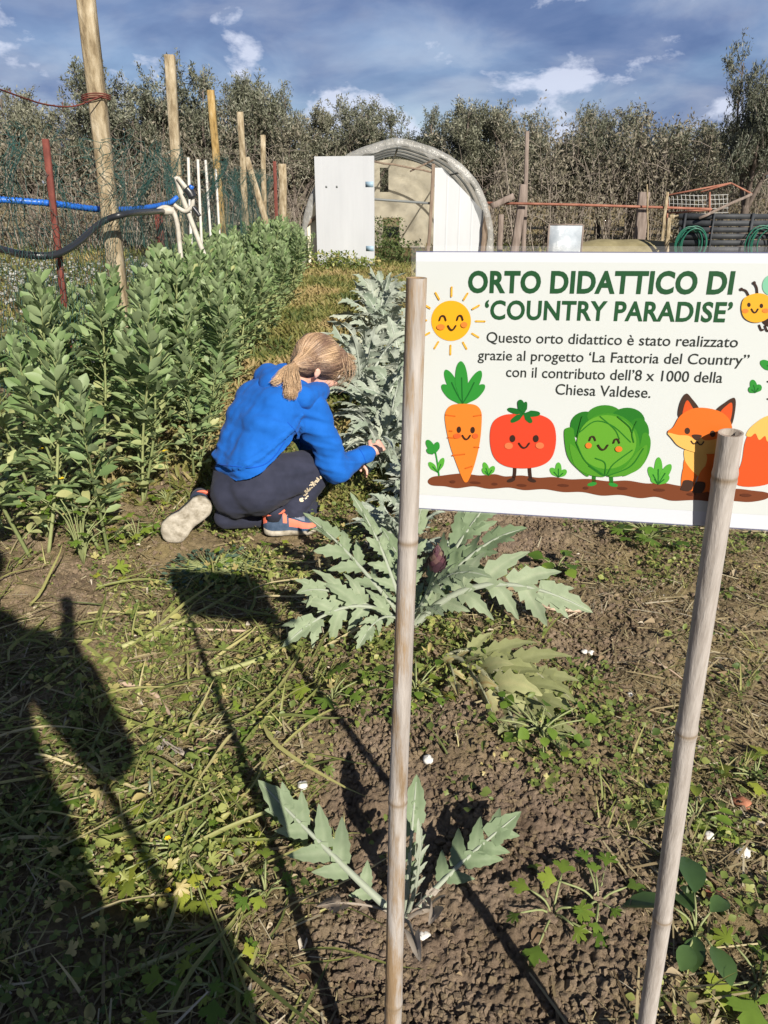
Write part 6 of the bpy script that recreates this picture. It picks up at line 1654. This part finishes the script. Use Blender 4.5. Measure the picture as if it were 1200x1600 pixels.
    ring = [P(424, 596, 2.80), P(437, 608, 2.735), P(458, 622, 2.70), P(482, 626, 2.72), P(497, 622, 2.78), P(500, 612, 2.85)]
    rr = [.052, .056, .05, .044, .038, .03]
    up_ = Vector((-.004, -.022, .012)); ho = [('c', L_(ring[i] + up_), rr[i] + .009, L_(ring[i + 1] + up_), rr[i + 1] + .008) for i in range(5)]
    ring2 = [P(424, 596, 2.80), P(440, 585, 2.90), P(465, 585, 2.95), P(490, 598, 2.93)]
    ho += [('c', L_(ring2[i]), .05 - .006 * i, L_(ring2[i + 1]), .044 - .006 * i) for i in range(3)]
    ho += [('c', L_(P(416, 602, 2.75)), .05, L_(P(438, 616, 2.675)), .050), ('c', L_(P(438, 616, 2.675)), .050, L_(P(474, 622, 2.665)), .044)]
    V, Nn, F = melt(it, .0062, 22)
    bvh0 = BVHTree.FromPolygons([tuple(v) for v in V], F)
    def hit0(u, v, Yd):
        d = ray(u, v).normalized(); h = bvh0.ray_cast(Vector((0, 0, CAM_H)) - base, d); return h[0] if h[0] else Vector(L_(P(u, v, Yd)))
    # folds: along the sleeve, across the waist, gathered under the arm
    q = A(Rv); zc = V @ A((.25, .2, .95)); sc = V @ A(Rv)
    f1 = fbm(sc * 6, zc * 24, V[:, 1] * 6, 2, 61); f2 = fbm(V[:, 0] * 16, V[:, 1] * 16, V[:, 2] * 16, 3, 62)
    r1 = 1 - np.abs(2 * f1 - 1); low = np.exp(-((zc - zc.min()) / (zc.max() - zc.min()) / .42) ** 2)
    arm = np.exp(-(np.linalg.norm(V - L_(P(468, 690, 2.66)), axis=1) / .13) ** 2); elb = np.exp(-(np.linalg.norm(V - L_(relb), axis=1) / .11) ** 2)
    V = V + Nn * ((r1 - .72) * .022 * (.12 + .8 * arm + .6 * elb + .35 * low * (1 - arm)) + (f2 - .5) * .010 + (fbm(sc * 4.5 + zc * 5, zc * 15 - sc * 4, V[:, 1] * 4, 3, 63) - .5) * .044 * (.35 + .9 * low + .5 * arm) + (fbm(sc * 9 - zc * 9, zc * 26, V[:, 1] * 8, 2, 64) - .5) * .012 * (arm + elb + .5 * low))[:, None]
    # the hem: cut along the waist, with a ribbed band pulled in above it
    h0, h1, h2 = hit0(338, 738, 2.6), hit0(402, 742, 2.49), hit0(446, 704, 2.58)
    hn = (h1 - h0).cross(h2 - h0).normalized()
    if hn.dot(Vector(L_(neck)) - h0) < 0: hn = -hn
    dist = (V - A(h0)) @ A(hn); 
    def segd(a, b):
        a, b = L_(a), L_(b); t = np.clip(((V - a) @ (b - a)) / np.dot(b - a, b - a), 0, 1); return np.linalg.norm(V - a - t[:, None] * (b - a), axis=1)
    armd = np.minimum.reduce([segd(rsh, relb), segd(relb, rwri), segd(lsh, lelb), segd(lelb, lwri)]); torso = armd > .088
    V = V - Nn * (np.where(torso & (dist < .030), .008, 0) + np.where(torso & (dist > .030) & (dist < .05), -.004, 0))[:, None]
    dropv = torso & (dist < 0)
    F = [f for f in F if not all(dropv[i] for i in f)]
    V = np.where((dropv & (dist > -.03))[:, None], V - dist[:, None] * A(hn), V)
    g = Geo(); g.add(V, F); hood = g.build('hooded_sweatshirt', M_hood, body)
    Vh, Nh, Fh = melt(ho, .0062, 8)
    Vh = Vh + Nh * ((fbm(Vh[:, 0] * 14, Vh[:, 1] * 14, Vh[:, 2] * 20, 3, 66) - .5) * .022)[:, None]
    g = Geo(); g.add(Vh, Fh); g.build('hood', M_hood, hood)
    bvh = BVHTree.FromPolygons([tuple(v) for v in V] + [tuple(v) for v in Vh], list(F) + [tuple(i + len(V) for i in f) for f in Fh]); bvt = BVHTree.FromPolygons([tuple(v.co) for v in tro.data.vertices], [tuple(p.vertices) for p in tro.data.polygons])
    def hit(u, v, tree):
        d = ray(u, v).normalized(); h = tree.ray_cast(Vector((0, 0, CAM_H)) - base, d); return (h[0], h[1]) if h[0] else (None, None)
    # seams: shoulder seam, hood edge, hem band, cuff band
    M_seam = cloth_mat('blue_seam', [(.3, (.004, .06, .34)), (.7, (.006, .08, .42))])
    def seam(pts, r, tree, name, mat, par, lift=.0):
        out = []
        for u, v in spline([(a, b, 0) for a, b in pts], 24) and [(q[0], q[1]) for q in spline([(a, b, 0) for a, b in pts], 24)]:
            p, n = hit(u, v, tree)
            if p: out.append(p + n * lift)
        if len(out) > 3:
            g = Geo(); Vv, Ff = tube(out, r, 6); g.add(Vv, Ff); g.build(name, mat, par)
    seam([(331, 724), (360, 728), (400, 730), (425, 717), (445, 690)], .0022, bvh, 'waistband_seam', M_seam, hood)
    seam([(449, 660), (463, 676), (470, 700), (466, 722)], .0018, bvh, 'sleeve_seam', M_seam, hood)
    seam([(562, 702), (568, 712), (572, 724)], .002, bvh, 'cuff_seam', M_seam, hood)
    # pale print down the calf: an unreadable run of marks
    g = Geo(); M_print = flat('cream_print', (.66, .56, .40), .6)
    r = np.random.default_rng(4)
    for k in range(9):
        t = k / 8; cu, cv = 497 - 27 * t, 746 + 36 * t
        for m in range(4):
            pts = []
            uu, vv = cu + r.uniform(-4.5, 4.5), cv + r.uniform(-2.5, 2.5); a = r.uniform(0, 3.14); l = r.uniform(1.2, 2.6); w = r.uniform(.7, 1.2)
            for (x, y) in ((-l, -w), (l, -w), (l, w), (-l, w)):
                p, n = hit(uu + x * math.cos(a) - y * math.sin(a), vv + x * math.sin(a) + y * math.cos(a), bvt)
                if p: pts.append(p + n * .0015)
            if len(pts) == 4: g.add([tuple(p) for p in pts], [(0, 1, 2, 3)])
    if g.n: g.build('leg_print', M_print, tro)
    # hair: scalp mass, gathered strands, two bunches
    M_hair = leafmat('blond_hair', [(0, (.085, .045, .034)), (.3, (.18, .11, .08)), (.6, (.46, .31, .185)), (1, (.70, .52, .34))], 0, .42, .5, 30, 0)
    tieR = P(462, 571, 2.79); tieL = head - S * .075 + U * .045 - D * .065
    it = [('s', L_(hd(-.018, .022, 0)), (.088, .098, .092), AX), ('s', L_(hd(.045, .058, 0)), (.066, .05, .045), AX), ('s', L_(hd(-.045, -.02, 0)), (.075, .06, .06), AX)]
    it += [('s', L_(hd(.0, .02, .03 * s)), (.062, .085, .075), AX) for s in (-1, 1)]
    it += [('c', L_(tieR * .6 + head * .4), .05, L_(tieR), .022), ('c', L_(tieL * .6 + head * .4), .045, L_(tieL), .022)]
    V, Nn, F = melt(it, .006, 8)
    tint = np.clip(.18 + .35 * fbm(V[:, 0] * 30, V[:, 1] * 30, V[:, 2] * 8, 3, 3), 0, 1)
    g = Geo(); g.add(V, F, tint)
    hb = BVHTree.FromPolygons([tuple(v) for v in V], F)
    r = np.random.default_rng(9)
    def strand(p0, p1, lift, tn, rad=.0013, w=.0):
        pts = []
        for t in np.linspace(0, 1, 12):
            p = p0.lerp(p1, t); c, n, _, _ = hb.find_nearest(p)
            pts.append(c + n * (lift + w * math.sin(t * 6 + tn * 20)) if t < .95 else p1)
        Vv, Ff = tube(pts, np.linspace(rad, rad * .8, 12), 3, False); g.add(Vv, Ff, tn)
    tR, tL = Vector(L_(tieR)), Vector(L_(tieL)); hl = Vector(L_(head))
    vi = r.integers(0, len(V), 3200)
    for k in vi:   # combed from every part of the scalp towards the tie on its side
        p = Vector(V[k]); side_ = (p - hl).dot(S); up_ = (p - hl).dot(U)
        tie = tR if side_ > -.004 else tL
        front = (p - hl).dot(D)
        pale = .45 * math.exp(-((front - .01) / .022) ** 2) * (up_ > .04) + .25 * (front < -.05) + .28 * (front > .075)
        tn = float(np.clip(r.normal(.30 + pale, .06), 0, 1)); pts = []
        for st in range(9):
            c_, n_, _, _ = hb.find_nearest(p); pts.append(c_ + n_ * .0003)
            dv = tie - p
            if dv.length < .012: break
            sl = .75 * max(0, front) / .1
            p = c_ + (dv.normalized() - U * sl * .5 * (1 - st / 9)).normalized() * .010
        if len(pts) > 2:
            Vv, Ff = tube(pts, np.linspace(.0009, .0007, len(pts)), 3, False); g.add(Vv, Ff, tn)
    for k in range(150):   # wisps over the temple and forehead
        a = hl + D * (.05 + r.uniform(-.03, .04)) + U * r.uniform(.05, .09) + S * r.uniform(-.05, .075); e = a + D * r.uniform(.0, .03) - U * r.uniform(.05, .115) + S * r.uniform(-.01, .02)
        cc = (a + e) / 2 + D * .02 + S * .012
        Vv, Ff = tube(spline([a, cc, e], 8), np.linspace(.001, .0004, 8), 3, False); g.add(Vv, Ff, np.clip(r.normal(.5, .2), 0, 1))
    hair = g.build('hair', M_hair, body)
    def onhood(u, v, Y):
        p, n = hit(u, v, bvh)
        return p + n * .016 if p else Vector(L_(P(u, v, Y)))
    for nm, tie, ends, n in (('hair_bunch', tR, [onhood(*q) for q in ((446, 620, 2.70), (428, 604, 2.70), (462, 612, 2.70), (455, 622, 2.70), (449, 606, 2.7))], 260), ('hair_bunch', tL, [Vector(L_(P(*q))) for q in ((552, 560, 3.0), (554, 575, 3.02))], 90)):
        g = Geo(); em = sum(ends, Vector((0, 0, 0))) / len(ends)
        Vv, Ff = tube(spline([tie, tie.lerp(em, .4) + Vector((-.004, -.022, .004)), tie.lerp(em, .75) + Vector((0, -.018, 0)), em], 14), np.concatenate([np.linspace(.010, .017, 5), np.linspace(.017, .005, 9)]), 10); g.add(Vv, Ff, .62)
        for k in range(n * 5):
            e = ends[k % len(ends)] + Vector(r.normal(0, .006, 3)); wide = Vector(r.normal(0, 1, 3)).normalized() * r.uniform(.012, .0175)
            m1 = tie.lerp(e, .35) + wide + Vector((-.006, -.022, .006)); m2 = tie.lerp(e, .75) + wide * .75 + Vector((0, -.020, 0))
            Vv, Ff = tube(spline([tie + Vector(r.normal(0, .006, 3)), m1, m2, e], 10), [.0008] * 8 + [.0006, .0003], 3, False); g.add(Vv, Ff, np.clip(r.normal(.74, .07), 0, 1))
        g.build(nm, M_hair, hair)
        g = Geo(); ax = (hl - tie).normalized(); s1 = ax.orthogonal().normalized(); s2 = ax.cross(s1)
        for dd, mm in ((0, .0), (.007, 1)):
            Vv, Ff = tube([tie + ax * dd + s1 * math.cos(a) * .0155 + s2 * math.sin(a) * .0155 for a in np.linspace(0, 6.2832, 20)], .0045, 6, False); g.add(Vv, Ff, .5, int(mm))
        g.build('hair_tie', [flat('black_elastic', (.02, .02, .025), .7), flat('white_elastic', (.6, .6, .6), .7)], hair)
    # shoes
    M_sole = nmat('dirty_white_rubber', [(.35, (.22, .19, .14)), (.6, (.46, .42, .35))], 30, .8, .4, .003)
    M_nav = nmat('navy_mesh', [(.3, (.03, .055, .095)), (.7, (.06, .09, .15))], 60, .8, .3, .002)
    M_or = flat('coral_trim', (.72, .17, .10), .6)
    M_gr = flat('grey_mesh', (.22, .24, .30), .8)
    def shoe(o, fwd, up, L=.205, wk=1.0):
        fwd = fwd.normalized(); up = (up - fwd * up.dot(fwd)).normalized(); rt = fwd.cross(up)
        def W(x, y, z): return tuple(A(o) + A(rt) * x + A(fwd) * y + A(up) * z)
        sh = link('shoe', None, body); st = 28
        T = np.linspace(0, 1, st + 1)
        wd = np.interp(T, [0, .05, .15, .3, .48, .68, .82, .93, 1], [.010, .026, .034, .033, .031, .040, .040, .028, .008]) * wk
        sk = np.interp(T, [0, .3, .6, 1], [0, .002, -.002, .006])
        def zb(t): return .012 * max(0, (t - .72) / .28) ** 2 + .004 * max(0, (.12 - t) / .12)
        # sole with a waist and grooves
        g = Geo(); V = []; ns = 9
        for i, t in enumerate(T):
            y = -L * .42 + L * t
            for q in range(ns):
                u = q / (ns - 1) * 2 - 1; groove = .0022 if (i % 4 == 2 or abs(u) < .16) and abs(u) < .9 else 0
                V.append(W(sk[i] + u * wd[i] * .96, y, zb(t) + groove + .003 * (abs(u) > .95)))
            for q in range(ns):
                u = 1 - q / (ns - 1) * 2; V.append(W(sk[i] + u * wd[i] * 1.03, y, zb(t) + .026 - .008 * t))
        k = 2 * ns; F = [(i*k + j, i*k + (j+1) % k, (i+1)*k + (j+1) % k, (i+1)*k + j) for i in range(st) for j in range(k)] + [tuple(range(k))[::-1], tuple(range(st*k, st*k + k))]
        g.add(V, F); g.build('sole', M_sole, sh)
        # upper, lofted; opening at the ankle left to the sock
        hgt = np.interp(T, [0, .06, .2, .36, .5, .7, .88, 1], [.045, .072, .078, .072, .062, .044, .034, .016])
        g = Geo(); V = []; nc = 17; mi = []
        for i, t in enumerate(T):
            y = -L * .42 + L * t
            for q in range(nc):
                a = q / (nc - 1) * math.pi; cx, cz = math.cos(a), math.sin(a)
                V.append(W(sk[i] + math.copysign(abs(cx) ** .8, cx) * wd[i] * (1 - .14 * cz), y, zb(t) + .018 + (hgt[i]) * cz ** .75))
        groups = {0: [], 1: [], 2: []}
        for i in range(st):
            t = i / st
            for j in range(nc - 1):
                a = abs(j - (nc - 2) / 2) / ((nc - 2) / 2)
                f = (i*nc + j, i*nc + j + 1, (i+1)*nc + j + 1, (i+1)*nc + j)
                m = 0
                if .45 < t < .93 and .55 < a < .9 - (t - .45) * .2 + .1: m = 1
                if .33 < t < .40 and a < .75: m = 1
                if t < .06 and a < .8: m = 1
                if .42 < t < .72 and a < .35: m = 2
                groups[m].append(f)
        g.add(V, groups[0] , .5, 0)
        n0 = g.n - len(V)
        for m in (1, 2): g.F.setdefault(4, []).append((np.array(groups[m]) + n0, np.full(len(groups[m]), m)))
        g.build('upper', [M_nav, M_or, M_gr], sh)
        g = Geo(); Vv, Ff = tube([W(math.cos(a) * .029, -L * .22 + math.sin(a) * .040, .088 + .006 * math.sin(a)) for a in np.linspace(0, 6.2832, 26)], .0055, 6, False); g.add(Vv, Ff)
        Vv, Ff = tube([W(0, -L * .405, .070), W(0, -L * .44, .092), W(0, -L * .41, .104), W(0, -L * .36, .098)], .005, 6); g.add(Vv, Ff); g.build('collar_trim', M_or, sh)
        g = Geo()
        for k in range(4):
            t = .44 + .07 * k; y = -L * .42 + L * t; h = np.interp(t, T, hgt) + .021
            Vv, Ff = tube([W(-.018, y, h - .010), W(0, y + .004, h), W(.018, y, h - .010)], .0024, 5); g.add(Vv, Ff)
        g.build('laces', M_gr, sh)
        g = Geo(); Vv, Ff = tube([W(0, -L * .22, .06), W(0, -L * .20, .13)], .036, 14); g.add(Vv, Ff); g.build('sock', M_trou, sh)
    rg = G(448, 838); shoe(Vector(L_(Vector((rg.x, rg.y + .02, gh(rg.x, rg.y) + .012)))), Vector((.93, .10, .0)), Vector((0, 0, 1)))
    # trailing foot: toes on the ground, sole turned to the camera
    toe = P(262, 838, 2.555); heel = P(322, 785, 2.575); c = heel.lerp(toe, .42); fw = toe - heel
    shoe(Vector(L_(c + Vector((0, -.012, 0)))), fw, Vector((.35, .72, .42)), .225, 1.28)
    return body
child()

# the person taking the picture stands behind the camera: only the shadow shows
def photographer():
    A = np.array; y = -.34
    def q(x, z, dy=0): return (x, dy, z)
    base = Vector((-.16, y, 0))
    X = lambda x, z, dy=0.0: A((x - base.x, dy, z))
    it = [('s', X(-.20, 1.77), (.082, .10, .12)), ('c', X(-.20, 1.65), .058, X(-.2, 1.5), .06), ('c', X(-.20, 1.45), .13, X(-.20, 1.0), .14), ('c', X(-.02, 1.46), .06, X(-.38, 1.46), .06),
          ('c', X(-.02, 1.44), .05, X(.13, 1.17, .02), .042), ('c', X(.13, 1.17, .02), .042, X(.03, 1.42, .10), .03), ('c', X(-.38, 1.44), .05, X(-.42, 1.15), .042), ('c', X(-.42, 1.15), .042, X(-.30, 1.2, .12), .03),
          ('c', X(-.12, .92), .10, X(-.10, .5), .075), ('c', X(-.10, .5), .07, X(-.08, .08), .045), ('c', X(-.28, .92), .10, X(-.30, .5), .075), ('c', X(-.30, .5), .07, X(-.32, .08), .045),
          ('c', X(-.08, .04), .04, X(-.07, .04, .14), .035), ('c', X(-.32, .04), .04, X(-.33, .04, .14), .035), ('s', X(.03, 1.47, .11), (.035, .02, .05))]
    for k in range(4): it.append(('c', X(.005 + .016 * k, 1.50, .12), .009, X(.0 + .017 * k, 1.58 + .012 * (k in (1, 2)), .13), .008))
    V, Nn, F = melt(it, .016, 3); g = Geo(); g.add(V, F); body = g.build('person', M_skin); body.location = base
    tag(body, 'adult in a dark coat standing by the canes, casting the shadow at lower left', 'person')
    M_coat = cloth_mat('dark_coat', [(.3, (.03, .03, .035)), (.7, (.05, .05, .055))])
    it = [('c', X(-.20, 1.46), .15, X(-.20, .95), .175), ('c', X(-.02, 1.46), .075, X(-.38, 1.46), .075), ('c', X(-.02, 1.44), .07, X(.13, 1.17, .02), .06), ('c', X(.13, 1.17, .02), .06, X(.06, 1.34, .08), .048),
          ('c', X(-.38, 1.44), .07, X(-.42, 1.15), .06), ('c', X(-.42, 1.15), .06, X(-.33, 1.19, .1), .048), ('c', X(-.26, .95), .17, X(-.27, .55), .17), ('c', X(-.12, .95), .17, X(-.10, .55), .17)]
    V, Nn, F = melt(it, .018, 4); g = Geo(); g.add(V, F); g.build('coat', M_coat, body)
    it = [('s', X(-.20, 1.80, -.015), (.095, .11, .11)), ('s', X(-.2, 1.70, -.06), (.09, .06, .12))]
    V, Nn, F = melt(it, .016, 2); g = Geo(); g.add(V, F); g.build('hair', flat('dark_hair', (.03, .02, .015), .6), body)
    # unseen bag at the right hip, shaped to fill out the cast shadow
    root = thing('shadow_bag', 'unseen dark bag at the hip of the standing adult, shaped to widen the cast shadow', 'bag', (.17, y, .42)); 
    it = [('c', (-.08, 0, .06), .07, (.09, 0, .06), .07), ('c', (-.08, 0, .06), .07, (-.07, 0, .42), .06), ('c', (.09, 0, .06), .07, (.07, 0, .42), .06), ('c', (0, 0, .1), .07, (0, 0, .42), .06)]
    V, Nn, F = melt(it, .016, 3); g = Geo(); g.add(V, F); g.build('bag_body', M_coat, root)
    g = Geo(); V, F = tube(spline([(-.08, 0, .44), (-.16, -.06, .8), (-.24, -.02, 1.12), (-.16, .08, .8), (.02, .05, .45)], 30), .012, 6); g.add(V, F); g.build('strap', M_coat, root)
photographer()
